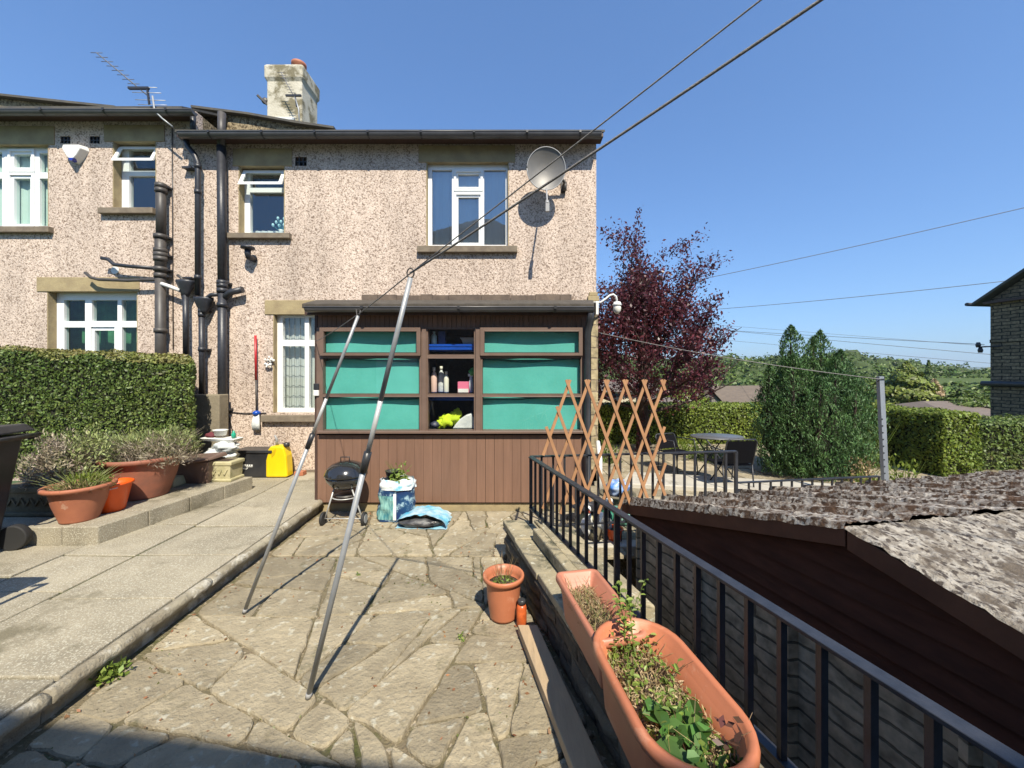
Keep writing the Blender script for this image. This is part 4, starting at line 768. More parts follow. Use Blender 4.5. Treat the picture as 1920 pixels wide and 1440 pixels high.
# =============================================================== THINGS ON THE HOUSES
# satellite dish
DS = T('satellite_dish', (fx(1026), D0-.3, fz(320)), 'round grey mesh satellite dish beside the upper right window', 'satellite dish')
Dd = 5.22; cX, cZ = PX(1024,Dd), PZ(316,Dd); mb = MB(); n = 36; rr = 36*Dd/F; nrm = Vector((.02,-1,-.08)).normalized(); u_ = nrm.cross(Vector((0,0,1))).normalized(); v_ = u_.cross(nrm)
rings = []
for off in (0, .006):
    for i in range(7):
        r = rr*i/6
        for k in range(n):
            a = 2*math.pi*k/n; p = Vector((cX,Dd,cZ))+u_*r*math.cos(a)+v_*r*1.08*math.sin(a)-nrm*(.075*(1-(i/6)**2)+off); mb.v.append(tuple(p))
for s in range(2):
    for i in range(6):
        for k in range(n): k2 = (k+1) % n; a = s*7*n+i*n; q = (a+k,a+k2,a+n+k2,a+n+k); mb.f.append(q if s else q[::-1]); mb.sm.append(True)
P('dish', mb, M['mesh_dish'], DS)
mb = MB().tube([tuple(Vector((cX,Dd,cZ))+u_*rr*math.cos(2*math.pi*k/40)+v_*rr*1.08*math.sin(2*math.pi*k/40)) for k in range(41)], .007, 6); P('dish_rim', mb, M['grey'], DS)
P('feed_arm', MB().tube([(PX(1025,5.2),5.22,PZ(352,5.2)),(PX(1026,4.98),4.98,PZ(382,4.98))], .012, 8), M['grey'], DS); P('receiver', MB().tube([(PX(1026,4.98),4.96,PZ(384,4.98)),(PX(1026,5.02),5.04,PZ(376,5.02))], .024, 12).box(PX(1023,4.96),4.95,PZ(396,4.96),PX(1030,4.96),4.99,PZ(380,4.96)), M['grey'], DS)
P('wall_bracket', MB().tube([(fx(1056),D0-.002,fz(350)),(fx(1056),D0-.12,fz(350)),(fx(1040),D0-.22,fz(335))], .018, 8).box(fx(1052),D0-.02,fz(362),fx(1060),D0-.001,fz(338)).tube([(fx(1058),D0-.05,fz(345)),(fx(1058),D0-.05,fz(360))], .03, 10), M['soil_pipe'], DS)
# alarm box
AB = T('alarm_box', (fx(148), D0, fz(300)), 'white five-sided burglar alarm box on the left house wall', 'alarm box')
poly = [(129,276),(165,276),(168,284),(158,300),(150,309),(141,306),(133,295),(127,284)]
mb = MB(); k = len(poly); b0 = [(fx(a),D0-.001,fz(b)) for a, b in poly]; f0 = [(fx(148+(a-148)*.82),D0-.10,fz(290+(b-290)*.82)) for a, b in poly]; mb.v = b0+f0; mb.f = [tuple(range(k,2*k))]+[(i,(i+1)%k,k+(i+1)%k,k+i) for i in range(k)]; mb.sm = [False]*(k+1)
P('cover', mb, M['white'], AB, .01); P('lens_strip', MB().prism([(fx(143),D0-.102,fz(303)),(fx(153),D0-.102,fz(303)),(fx(150),D0-.102,fz(308)),(fx(146),D0-.102,fz(308))], (0,.06,0)), mat('blue_lens',(.02,.04,.3),rough=.2), AB)
# TV aerials
def aerial(name, label, Y, boom, mast, els, s=1.0, tilt=(1,0,0)):
    Q = lambda x, y, d=0: Vector((PX(x,Y+d), Y+d, PZ(y,Y+d)))
    t = T(name, Q(*mast[-1]), label, 'tv aerial')
    P('mast', MB().tube([Q(*p) for p in mast], .011*s, 8), M['steel'], t)
    P('boom', MB().tube([Q(*boom[0]), Q(*boom[1])], .008*s, 6), M['cablegrey'], t)
    a, b = Q(*boom[0]), Q(*boom[1])
    for (k, l, dz) in els:
        c_ = a+(b-a)*k; e = Vector((1,.0,-.03))*l/2; P('element', MB().tube([c_-e+Vector((0,0,dz)), c_+e+Vector((0,0,dz))], .0045*s, 6), M['cablegrey'] if l < .3 else M['steel2'], t)
    c_ = a+(b-a)*.80; P('dipole', MB().bar(c_-Vector((.14*s,0,0)), c_+Vector((.14*s,0,0)), .03*s, .03*s), M['black'], t)
    P('reflector_bracket', MB().bar(b+Vector((-.03,0,.14*s)), b+Vector((.0,0,-.10*s)), .02, .02), M['black'], t)
aerial('tv_aerial', 'long tilted tv aerial rising above the left house gutter', 5.3, ((181,99),(280,182)), [(286,180),(290,208),(304,222),(324,238)], [(i/10,.16,0) for i in range(8)]+[(.86,.42,.05),(.95,.40,.03),(1.02,.42,-.03),(1.06,.40,-.07)])
aerial('tv_aerial', 'small dark tv aerial in front of the cream chimney', 7.7, ((527,136),(556,190)), [(553,182),(560,205),(562,244)], [(i/10,.14,0) for i in range(9)], 1.1)
P('chimney_bracket', MB().bar((PX(482,7.9),7.9,PZ(178,7.9)),(PX(500,8),8.02,PZ(195,8)),.03,.04).ell((PX(496,8),8.02,PZ(188,8)),(.07,.05,.07),10,7,.3), M['soil_pipe'], None, 0, 'small dark bracket on the left side of the chimney', 'bracket')
# lamp on a swan neck
SL = T('outdoor_lamp', (fx(1117), 5.4, fz(570)), 'white swan-neck outdoor lamp on the house corner', 'lamp')
Y = 5.35; q = lambda x, y: (PX(x,Y), Y, PZ(y,Y))
P('neck', MB().tube([q(1112,567),q(1126,567),q(1136,560),q(1143,554),(q(1150,552)),q(1155,556),q(1157,565)], .014, 10), M['white'], SL)
P('bracket', MB().box(PX(1117,Y),Y-.015,PZ(590,Y),PX(1122,Y),Y+.19,PZ(565,Y)), M['white'], SL, .004)
P('lamp_shade', MB().lathe([(.02,.055),(.045,.05),(.06,.015),(.062,0)], q(1157,573), 18), M['white'], SL); P('bulb_globe', MB().ell(tuple(Vector(q(1157,577))+Vector((0,0,-.01))),(.055,.055,.075),16,10), mat('frosted_globe',(.7,.68,.6),rough=.2), SL)
# mop on the wall
MP = T('hanging_mop', (fx(481), D0-.05, fz(820)), 'red handled mop with pale head hanging on the pebbledash wall', 'mop')
Y = D0-.05; P('handle', MB().tube([(PX(479,Y),Y,PZ(629,Y)),(PX(480,Y),Y,PZ(712,Y))], .016, 8), M['red'], MP); P('lower_pole', MB().tube([(PX(480,Y),Y,PZ(712,Y)),(PX(481,Y),Y,PZ(775,Y))], .012, 8), M['soil_pipe'], MP)
P('blue_collar', MB().lathe([(.03,0),(.05,.02),(.05,.05),(.02,.07)], (PX(481,Y),Y,PZ(779,Y)), 12), M['blue'], MP); 
mb = MB(); 
for i in range(12): a = i/11-.5; mb.tube([(PX(481,Y)+a*.07,Y-.01*(i%2),PZ(777,Y)),(PX(481,Y)+a*.10,Y-.02,PZ(795,Y)),(PX(481,Y)+a*.09,Y-.01,PZ(806,Y))], .009, 6)
P('mop_head', mb, M['cloth_w'], MP)
# white wall flower
FL = MB()
for i in range(22): 
    a = random.random()*6.28; r = random.random()**.5; FL.ell((fx(508)+.075*r*math.cos(a), D0-.03-random.random()*.03, fz(679)+.085*r*math.sin(a)), (.016,.012,.018), 6, 4)
P('wall_ornament', FL, M['white'], None, 0, 'white metal flower ornament on the wall left of the porch', 'ornament')
# flowers on the window sill inside
VS = T('flower_vase', (fx(508), D0+.26, fz(436)), 'white vase of pale blue tulips inside the small upper window', 'vase')
P('vase', MB().lathe([(.03,0),(.045,.04),(.03,.09),(.04,.11)], (fx(512),D0+.2,fz(436)+.0),14), M['white'], VS)
mb = MB(); mb2 = MB()
for i in range(9):
    a = -1+2*i/8; top = (fx(510)+a*.11+.01*(i%3), D0+.2+.02*(i%2), fz(412)+.05*(i%3)); mb.tube([(fx(512),D0+.2,fz(428)),top], .004, 5); mb2.ell(top, (.02,.02,.028), 8, 6)
P('stems', mb, mat('teal_stem',(.03,.22,.24)), VS); P('blooms', mb2, mat('pale_blue_petal',(.5,.75,.78),rough=.5), VS)
# overflow bottles etc. on neighbour sill
P('sill_ornament', MB().ell((fx(262),D0+.2,fz(386)),(.08,.04,.05),12,8,.4).ell((fx(280),D0+.2,fz(388)),(.03,.03,.045),8,6), M['cloth_w'], None, 0, 'pale shell ornaments inside the small window of the left house', 'ornament')

# =============================================================== LEFT GARDEN
lowwall = MB().box(-5.6,5.28,.1,PX(411,5.28),5.46,PZ(740,5.28)); P('low_wall', lowwall, mat('rendered_wall',(.26,.225,.16),(.2,.17,.12),scale=3,rough=.95,bump=.4,bscale=30), None, .012, 'low brown rendered wall between the hedge and the black downpipe', 'wall')
hedge('box_hedge', 'clipped green box hedge with brownish top in front of the left house', -6.6, -3.93, 4.74, 5.25, .25, 1.765, 42000, .036, M['privet'], M['hedgecore'], topf=lambda x: np.clip((-x-3.9)*.045, 0, .2), rnd=.12, amp=.02, shear=.78)
# wheelie bins
def bin_(label, cx, cy, z0, rot, h=1.0):
    t = T('wheelie_bin', (cx,cy,z0), label, 'wheelie bin', 'black wheelie bins')
    cr, sr = math.cos(rot), math.sin(rot); W_ = lambda x, y, z: (cx+x*cr-y*sr, cy+x*sr+y*cr, z0+z)
    b = MB().hexa([W_(-.21,-.24,.05),W_(.21,-.24,.05),W_(.21,.2,.05),W_(-.21,.2,.05),W_(-.28,-.33,h*.93),W_(.28,-.33,h*.93),W_(.28,.31,h*.93),W_(-.28,.31,h*.93)]); 
    P('bin_body', b, M['black'], t, .02)
    P('rim', MB().hexa([W_(-.30,-.35,h*.89),W_(.30,-.35,h*.89),W_(.30,.33,h*.89),W_(-.30,.33,h*.89),W_(-.30,-.35,h*.935),W_(.30,-.35,h*.935),W_(.30,.33,h*.935),W_(-.30,.33,h*.935)]), M['black'], t, .008)
    P('lid', MB().hexa([W_(-.31,-.37,h*.937),W_(.31,-.37,h*.937),W_(.31,.37,h*.955),W_(-.31,.37,h*.955),W_(-.27,-.32,h*.985),W_(.27,-.32,h*.985),W_(.27,.33,h*1.02),W_(-.27,.33,h*1.02)]), M['black'], t, .015)
    P('handle', MB().tube([W_(-.25,.36,h*.9),W_(-.25,.43,h*.93),W_(.25,.43,h*.93),W_(.25,.36,h*.9)], .016, 8), M['black'], t)
    for s in (-1, 1):
        wl = P('wheel', MB().tube([W_(s*.23,.26,.10),W_(s*.29,.26,.10)], .10, 22), M['rubber'], t, .008); P('hub', MB().tube([W_(s*.291,.26,.10),W_(s*.297,.26,.10)], .055, 16), M['grey'], wl)
        wl.children[0].location = (0,0,0)
    return t
bin_('tall black wheelie bin at the left edge beside the potted plants', -4.22, 2.80, .125, R(-78))
bin_('second black wheelie bin left of the picture whose shadow falls on the path', -3.33, 1.58, .125, R(-90), 1.03)
# pots
def pot(name, label, x, y, z, rt, rb, h, mt, lip=.03, soil=True, flutes=0, n=36, sq=1):
    t = T(name, (x,y,z), label, 'plant pot')
    prof = [(rb*.98,0),(rb,.012),(rb+(rt-rb)*.55,h*.5),(rt*.93,h*.84),(rt*.95,h*.88),(rt+lip,h*.90),(rt+lip,h*.98),(rt+lip*.7,h),(rt*.97,h*.99),(rt*.90,h*.85),(rt*.80,h*.70)]
    b = MB().lathe(prof, (x,y,z), n, sy=sq); P('pot_body', b, mt, t)
    if soil: P('soil', MB().lathe([(rt*.88,h*.76),(rt*.6,h*.80),(.01,h*.82)], (x,y,z), 24, sy=sq, jit=.05), M['earth'], t)
    return t
def stems(name, cx, cy, z, rx, ry, n, hmin, hmax, mt, parent, lean=.5, r=.002, seed=1, curve=.5):
    rr_ = random.Random(seed); mb = MB()
    for i in range(n):
        a = rr_.random()*6.283; q = rr_.random()**.5; x = cx+rx*q*math.cos(a)*.6; y = cy+ry*q*math.sin(a)*.6; h = rr_.uniform(hmin, hmax); dx = rx*q*math.cos(a)*lean+rr_.uniform(-.3,.3)*h*.4; dy = ry*q*math.sin(a)*lean+rr_.uniform(-.3,.3)*h*.4
        mb.tube([(x,y,z),(x+dx*.3,y+dy*.3,z+h*.5),(x+dx,y+dy,z+h*(1-curve*.15))], [r,r*.8,r*.3], 4, cap=False)
    return P(name, mb, mt, parent)
def shrub(parent, cx, cy, z, rx, ry, rz, n, size, mt, name='foliage', shell=.5, up=.6, aspect=.3, seed=0, jit=.8):
    d = np.random.normal(0,1,(n,3)); d /= np.linalg.norm(d,axis=1)[:,None]; rad = np.random.uniform(shell,1,n)**.7
    d[:,2] = np.abs(d[:,2])*1.0-.15*np.random.rand(n); wob = 1+.18*vn(d*2+seed, 1.3); C = d*rad[:,None]*wob[:,None]*np.array([rx,ry,rz])+np.array([cx,cy,z]); N = np.random.normal(0,1,(n,3)); dirn = d+np.array([0,0,up])
    return leaves(name, C, N, size, mt, parent, aspect=aspect, jitter=jit, direction=dirn)
t = pot('terracotta_pot', 'large terracotta pot overflowing with dry lavender', PX(258,3.95), 4.02, .276, .315, .20, .42, M['terracotta_old'])
cx = PX(258,3.95); stems('stems', cx-.03, 4.05, .60, .35, .3, 160, .15, .38, M['lavender'], t, 1.1, .003, 3)
shrub(t, cx-.12, 4.02, .62, .50, .26, .24, 3800, .055, M['lavender'], aspect=.13, shell=.3); shrub(t, cx+.20, 4.05, .64, .30, .24, .30, 3000, .055, M['lavender'], 'twigs', aspect=.13, shell=.3, seed=3); shrub(t, cx-.1, 4.12, .72, .48, .22, .24, 1700, .06, M['lavender_g'], 'green_tips', aspect=.14, seed=4); shrub(t, cx+.22, 4.12, .76, .26, .2, .24, 800, .06, M['lavender_g'], 'green_tips', aspect=.14, seed=4)
t = pot('terracotta_bowl', 'terracotta bowl pot with yellowing grass at the front of the step', PX(135,3.3), 3.36, .276, .205, .125, .31, M['terracotta'])
cx = PX(135,3.3); stems('grass_blades', cx, 3.36, .53, .2, .18, 90, .08, .2, M['lavender_g'], t, .9, .003, 5); shrub(t, cx, 3.36, .53, .21, .19, .10, 900, .05, M['drygrass'], aspect=.15); shrub(t, cx+.02, 3.40, .55, .20, .16, .14, 600, .045, M['privet_y'], 'yellow_leaves', aspect=.2)
OB = T('orange_bucket', (PX(203,3.55), 3.58, .276), 'bright orange plastic bucket between the two terracotta pots', 'bucket')
x = PX(203,3.55); P('bucket_body', MB().lathe([(.09,0),(.095,.01),(.14,.24),(.155,.245),(.155,.262),(.14,.265),(.125,.2),(.09,.03)], (x,3.58,.276), 32), M['orange'], OB); P('sticker', MB().box(x-.04,3.45,.40,x+.01,3.455,.45), M['white'], OB)
P('handle', MB().tube([(x-.15,3.58,.52),(x-.10,3.47,.50),(x+.05,3.43,.49),(x+.14,3.50,.51)], .004, 6), M['steel2'], OB)
# stone planter left with shrub
SPn = T('stone_planter', (-4.33, 3.62, .276), 'dark square stone planter behind the bin holding a shrub', 'planter')
def cast_planter(t, cx, cy, z, w, d, h, mt):
    m_ = MB().hexa([(cx-w*.44,cy-d*.44,z+.03),(cx+w*.44,cy-d*.44,z+.03),(cx+w*.44,cy+d*.44,z+.03),(cx-w*.44,cy+d*.44,z+.03),(cx-w*.46,cy-d*.46,z+h*.8),(cx+w*.46,cy-d*.46,z+h*.8),(cx+w*.46,cy+d*.46,z+h*.8),(cx-w*.46,cy+d*.46,z+h*.8)])
    P('planter_body', m_, mt, t, .006); P('base_moulding', MB().box(cx-w*.49,cy-d*.49,z,cx+w*.49,cy+d*.49,z+.035), mt, t, .01)
    P('rim', MB().box(cx-w*.5,cy-d*.5,z+h*.801,cx+w*.5,cy+d*.5,z+h), mt, t, .012)
    f = MB(); n = 5
    for i in range(n):
        x0 = cx-w*.38+w*.76*i/n; x1 = x0+w*.76/n; ym = cy-d*.462; f.bar((x0,ym,z+h*.62),((x0+x1)/2,ym,z+h*.35),.012,.018,(0,1,0)); f.bar(((x0+x1)/2,ym,z+h*.35),(x1,ym,z+h*.62),.012,.018,(0,1,0))
    P('relief_pattern', f, mt, t)
cast_planter(SPn, -4.33, 3.62, .276, .55, .42, .26, M['caststone_dk'])
shrub(SPn, -4.25, 3.62, .56, .30, .24, .46, 3600, .05, M['lavender'], aspect=.22, shell=.35, seed=6); shrub(SPn, -4.10, 3.72, .66, .24, .22, .40, 1300, .045, M['lavender_g'], 'green_shoots', aspect=.3, seed=7); shrub(SPn, -4.02, 3.95, .35, .2, .2, .34, 1500, .045, M['privet'], 'low_leaves', aspect=.4, seed=8)
SP2 = T('stone_trough', (PX(413,4.62), 4.72, .276), 'small buff cast stone trough with zigzag relief at the end of the step', 'planter')
cast_planter(SP2, PX(414,4.62), 4.62, .276, .42, .24, .235, M['caststone']); P('soil', MB().box(PX(414,4.62)-.15,4.54,.276+.235,PX(414,4.62)+.15,4.70,.276+.2365), M['earth'], SP2)
# brown box
BB = T('brown_storage_box', (PX(362,4.7), 4.8, .272), 'brown plastic garden box with warped lid beside the large pot', 'box')
x = PX(363,4.47); P('box_body', MB().hexa([(x-.17,4.45,.27),(x+.18,4.45,.27),(x+.18,4.68,.27),(x-.17,4.68,.27),(x-.2,4.43,.53),(x+.2,4.43,.53),(x+.2,4.71,.53),(x-.2,4.71,.53)]), M['claypipe'], BB, .012)
P('lid', MB().hexa([(x-.34,4.38,.47),(x+.22,4.41,.545),(x+.22,4.72,.545),(x-.28,4.72,.50),(x-.33,4.38,.50),(x+.2,4.41,.57),(x+.2,4.71,.59),(x-.24,4.71,.56)]), M['claypipe'], BB, .01)
P('stone_block', MB().hexa([(PX(300,4.3)-.1,4.3,.272),(PX(300,4.3)+.17,4.28,.272),(PX(300,4.3)+.17,4.5,.272),(PX(300,4.3)-.1,4.5,.272),(PX(300,4.3)-.08,4.32,.37),(PX(300,4.3)+.15,4.3,.38),(PX(300,4.3)+.14,4.48,.38),(PX(300,4.3)-.08,4.48,.36)]), M['caststone'], None, .02, 'rough buff stone block behind the large terracotta pot', 'stone')
# white bags heap
x = PX(412,4.95)
P('white_sack', MB().ell((x-.02,5.02,.50),(.19,.13,.10),24,14,.35,4).ell((x+.06,4.98,.60),(.15,.11,.07),22,12,.45,6), M['cloth_w'], None, 0, 'slumped white plastic sack behind the small stone trough', 'sack')
P('polystyrene_tray', MB().hexa([(x-.21,4.95,.68),(x+.17,4.95,.66),(x+.2,5.08,.66),(x-.19,5.08,.68),(x-.24,4.92,.72),(x+.2,4.92,.70),(x+.22,5.09,.71),(x-.22,5.09,.73)]), M['white'], None, .008, 'white shallow tray lying on the white sack', 'tray')
P('margarine_tub', MB().lathe([(.07,0),(.085,.06),(.095,.062),(.095,.075),(.02,.08)], (x-.03,5.0,.745), 18, sy=.7), M['white'], None, 0, 'small white tub standing on the shallow tray', 'tub')
P('maroon_rag', MB().ell((x-.15,5.0,.75),(.07,.05,.035),14,8,.5,2), mat('maroon_cloth',(.12,.02,.03)), None, 0, 'crumpled maroon rag on the white tray', 'rag')
P('green_bottle', MB().lathe([(.025,0),(.026,.05),(.012,.07),(.012,.09)], (x+.15,4.99,.715), 12), mat('green_plastic',(.02,.35,.22),rough=.35), None, 0, 'small green bottle at the right of the white tray', 'bottle')
# crate
CR = T('black_crate', (PX(472,5.25), 5.38, .125), 'black plastic crate with white print standing against the house wall', 'crate')
x = PX(474,5.25); P('crate_body', MB().hexa([(x-.23,5.26,.127),(x+.23,5.26,.127),(x+.23,5.5,.127),(x-.23,5.5,.127),(x-.25,5.24,.46),(x+.25,5.24,.46),(x+.25,5.51,.46),(x-.25,5.51,.46)]), M['black'], CR, .01)
P('crate_rim', MB().box(x-.27,5.225,.461,x+.27,5.525,.50), M['black'], CR, .008); 
mb = MB()
for i in range(7): mb.box(x-.20+i*.03,5.243,.285,x-.18+i*.03,5.2475,.305)
mb.box(x-.2,5.244,.272,x,5.2485,.278).prism([(x-.14,5.2445,.262),(x-.06,5.2445,.262),(x-.08,5.2445,.24),(x-.12,5.2445,.24)], (0,.003,0))
P('white_print', mb, M['white'], CR)
# yellow can
YC = T('yellow_jerrycan', (PX(524,5.25), 5.35, .125), 'yellow plastic jerrycan with black cap beside the black crate', 'jerrycan')
x = PX(523,5.3); prof = [(-.155,0),(.145,0),(.155,.02),(.14,.30),(.10,.42),(.06,.44),(.03,.435),(-.02,.44),(-.09,.435),(-.13,.38),(-.155,.24)]
P('can_body', MB().prism([(x+a*.95,5.24,.128+b*.98) for a, b in prof][::-1], (0,.16,0)), M['yellow'], YC, .022)
P('cap', MB().lathe([(.04,0),(.04,.05),(.02,.055)], (x+.10,5.31,.54), 16), M['black'], YC); P('spout', MB().tube([(x-.03,5.31,.55),(x-.03,5.30,.64),(x-.05,5.29,.70)], [.02,.016,.01], 10), M['grey'], YC)
P('recess_shade', MB().prism([(x-.06,5.236,.40),(x-.02,5.236,.44),(x+.0,5.236,.52),(x-.03,5.236,.51),(x-.07,5.236,.45)], (0,.005,0)), mat('yellow_shade',(.55,.38,.01),rough=.4), YC)  # flat darker yellow patch paints the shade of the handle recess
P('brick', MB().box(PX(556,5.4),5.33,.127,PX(573,5.4),5.43,.185), M['terracotta'], None, .006, 'small red brick lying right of the yellow jerrycan', 'brick')

# =============================================================== PATIO THINGS
# clothes props
def prop(label, foot, top, sl, r0=.0125, r1=.0105):
    foot = Vector(foot); top = Vector(top); t = T('clothes_prop', foot, label, 'clothes prop', 'clothes props holding up the washing line'); d = top-foot
    P('lower_tube', MB().tube([foot, foot+d*sl], r0, 14), M['steel'], t); P('upper_tube', MB().tube([foot+d*sl, foot+d*(sl+.13)], r1*1.02, 14), M['steel2'], t); P('upper_tube', MB().tube([foot+d*(sl+.13), top], r1, 14), M['steel'], t)
    P('locking_sleeve', MB().tube([foot+d*(sl-.035), foot+d*(sl+.012)], r0*1.35, 16), M['black'], t); P('foot_cap', MB().tube([foot+Vector((0,0,-.004)), foot+d*.012], r0*1.1, 12), M['grey'], t)
    return t
A0, A1 = (-.97,1.83,.01), (-.43,1.63,1.955); B0, B1 = (-1.727,2.48,.01), (-.948,2.37,1.905)
t = prop('nearer grey metal clothes prop with ring at its top, leaning on the line', A0, A1, .6)
P('line_ring', MB().tube([(A1[0]+.015*math.cos(a*.4), A1[1], A1[2]+.02+.02*math.sin(a*.4)) for a in range(17)], .003, 6), M['soil_pipe'], t)
t = prop('farther thinner clothes prop, its top on the line before the porch', B0, B1, .6, .0115, .0095)
P('line_fork', MB().tube([(B1[0]-.012,B1[1],B1[2]+.04),(B1[0]-.008,B1[1],B1[2]),(B1[0]+.008,B1[1],B1[2]),(B1[0]+.014,B1[1],B1[2]+.035)], .004, 6), M['soil_pipe'], t)
# washing line
A1v, B1v = Vector(A1)+Vector((0,0,.02)), Vector(B1)+Vector((0,0,.01)); E = Vector((7.0,-3.02,5.6))
def sag(a, b, s, n=40): return [a+(b-a)*(i/n)-Vector((0,0,s*4*(i/n)*(1-i/n))) for i in range(n+1)]
WL = T('washing_line', A1v, 'doubled grey washing line running from the porch corner over both props', 'washing line')
P('thick_strand', MB().tube(sag(A1v, E, .21), .0042, 8), M['rope'], WL); P('thin_strand', MB().tube(sag(A1v, E, .0), .0025, 6), M['rope'], WL)
P('lower_strand', MB().tube(sag(A1v, B1v, .004, 8)+sag(B1v, Vector((PX(592,4.33),4.33,PZ(640,4.33))), .01, 12)[1:], .003, 6), M['rope'], WL)
# barbecue
BQ = T('kettle_barbecue', (-1.75, 4.02, 0), 'round black kettle barbecue on thin metal legs with two wheels', 'barbecue')
bx, by, bz = -1.745, 4.05, .485
P('bowl', MB().lathe([(.02,-.155),(.08,-.145),(.15,-.11),(.195,-.05),(.208,0),(.2,0)], (bx,by,bz), 40), M['enamel'], BQ)
ld_ = P('lid', MB().lathe([(.216,0),(.214,.012),(.19,.07),(.14,.115),(.07,.14),(.01,.147)], (bx,by,bz), 40), M['enamel'], BQ)
hd = P('lid_handle', MB().tube([(bx-.045,by-.03,bz+.135),(bx-.045,by-.03,bz+.19),(bx+.045,by-.03,bz+.19),(bx+.045,by-.03,bz+.135)], .006, 8), M['black'], BQ)
W0, W1 = (PX(605,3.92),3.93,.065), (PX(682,3.92),3.93,.065)
P('leg', MB().tube([(bx-.09,by-.08,bz-.12),(W0[0]+.02,3.93,.07)], .008, 8), M['steel2'], BQ); P('leg', MB().tube([(bx+.09,by-.08,bz-.12),(W1[0]-.02,3.93,.07)], .008, 8), M['steel2'], BQ); P('leg', MB().tube([(bx,by+.1,bz-.12),(bx,by+.24,.0)], .008, 8), M['steel2'], BQ)
P('shelf_plate', MB().lathe([(.10,0),(.105,.01),(.02,.02)], (bx,by,.265), 28), M['soil_pipe'], BQ); P('shelf_ring', MB().tube([(bx+.135*math.cos(a/30*6.283),by+.135*math.sin(a/30*6.283),.262) for a in range(31)], .006, 6), M['steel2'], BQ)
P('axle', MB().tube([W0, W1], .005, 6), M['steel2'], BQ)
for s, Wp in ((-1, W0), (1, W1)):
    wl = P('wheel', MB().tube([(Wp[0]-.014,Wp[1],Wp[2]),(Wp[0]+.014,Wp[1],Wp[2])], .066, 26), M['rubber'], BQ, .006); hb = P('hub_cap', MB().tube([(Wp[0]+s*.0145,Wp[1],Wp[2]),(Wp[0]+s*.019,Wp[1],Wp[2])], .045, 20), M['grey'], wl); hb.location = (0,0,0)
# compost bags
def bagmesh(cx, cy, z, w, d, h, seed, flare=.1, n=40, m=16):
    mb = MB(); rows_ = []
    for j in range(m+1):
        v = j/m; s = 1+.06*math.sin(v*3)-.10*v+flare*max(0, v-.8)*4
        for k in range(n):
            a = 2*math.pi*k/n; c_, s_ = math.cos(a), math.sin(a); sq = 1/max(abs(c_), abs(s_))**.25
            q = 1+.16*noise.noise((c_*2.2+seed, s_*2.2, v*3.2))+.06*noise.noise((c_*7+seed, s_*7, v*9))
            zz = z+h*v+(.035*noise.noise((c_*3, s_*3+seed, 1)) if v > .9 else 0)
            mb.v.append((cx+c_*sq*w/2*s*q, cy+s_*sq*d/2*s*q, zz))
    for j in range(m):
        for k in range(n): k2 = (k+1) % n; a = j*n; mb.f.append((a+k,a+k2,a+n+k2,a+n+k)); mb.sm.append(True)
    return mb, n, m
CB = T('compost_bag', (-1.25,4.12,0), 'upright blue compost bag with rolled white top and a young plant growing in it', 'compost bag')
bm_, n_, m_ = bagmesh(-1.235,4.12,0,.37,.24,.36,1); P('bag_body', bm_, M['bag'], CB); P('rolled_top', bagmesh(-1.225,4.12,.33,.37,.26,.10,4,.0,40,6)[0], mat('white_blue_film',(.72,.78,.80),(.18,.5,.66),scale=7,rough=.3,bump=.6,bscale=12,lo=.5,hi=.62), CB)
P('compost', MB().lathe([(.155,0),(.10,.02),(.01,.03)], (-1.225,4.12,.395), 20, sy=.65, jit=.2), M['earth'], CB)
mb = MB(); Yf = 4.12-.135
for k in range(9):
    x0 = -1.37+k*.021; mb.quad((x0,Yf-.004+.004*math.sin(k),.06),(x0+.013,Yf-.004,.05),(x0+.022,Yf-.003,.25+.02*math.sin(k*2)),(x0+.006,Yf-.004,.26))
pp = MB(); ctr = Vector((-1.235,4.12,0))
def gq(k, j): 
    v = Vector(bm_.v[j*n_+k % n_]); d = Vector((v.x-ctr.x, v.y-ctr.y, 0)).normalized(); return tuple(v+d*.003)
for j in range(1, 12):
    for k in range(23, 30): pp.quad(gq(k,j), gq(k+1,j), gq(k+1,j+1), gq(k,j+1), True)
P('printed_panel', pp, M['teal_print'], CB); pp = MB()
for j in range(1, 13): pp.quad(gq(30,j), gq(31,j), gq(31,j+1), gq(30,j+1), True)
P('white_stripe', pp, M['white'], CB)
P('black_pot', MB().lathe([(.06,0),(.075,.07),(.08,.075),(.07,.07),(.05,.02)], (-1.285,4.14,.43), 20), M['black'], CB)
stems('plant_stems', -1.21, 4.10, .42, .10, .06, 14, .08, .24, M['fresh'], CB, 1.0, .003, 8)
cs = []; rr4 = random.Random(6)
for i in range(110): h = rr4.random(); a = rr4.random()*6.28; q = .10*(1-h*.4)*rr4.random()**.5; cs.append((-1.20+q*math.cos(a)+.05*h*(1 if i % 2 else -.6), 4.09+q*math.sin(a), .42+.20*h*rr4.random()))
leaves('plant_leaves', cs, np.tile((0,-.6,.7),(110,1)), .045, M['fresh'], CB, .5)
CB2 = T('empty_compost_bag', (-.93,4.0,0), 'flattened pale blue compost bag lying open beside the upright bag', 'compost bag')
mb = MB(); n = 26; m = 12
for layer, (z0, zz) in enumerate(((.0,0),(.02,.11))):
    for j in range(m+1):
        for i in range(n+1):
            u = i/n; v = j/m; x = -1.17+.52*u+.02*noise.noise((v*5,u*3,layer)); y = 3.84+.36*v-.04*u+.03*noise.noise((u*5,3,v)); bul = math.sin(math.pi*min(1,u*1.02))**.5 if 0 < u < 1 else 0
            z = z0+zz*bul*(1-.3*v)+.022*noise.noise((u*9,v*9,layer*3))*(layer)+.012*layer; mb.v.append((x,y,max(.004,z)))
for layer in range(2):
    for j in range(m):
        for i in range(n): a = layer*(m+1)*(n+1)+j*(n+1)+i; mb.f.append((a,a+1,a+n+2,a+n+1)); mb.sm.append(True)
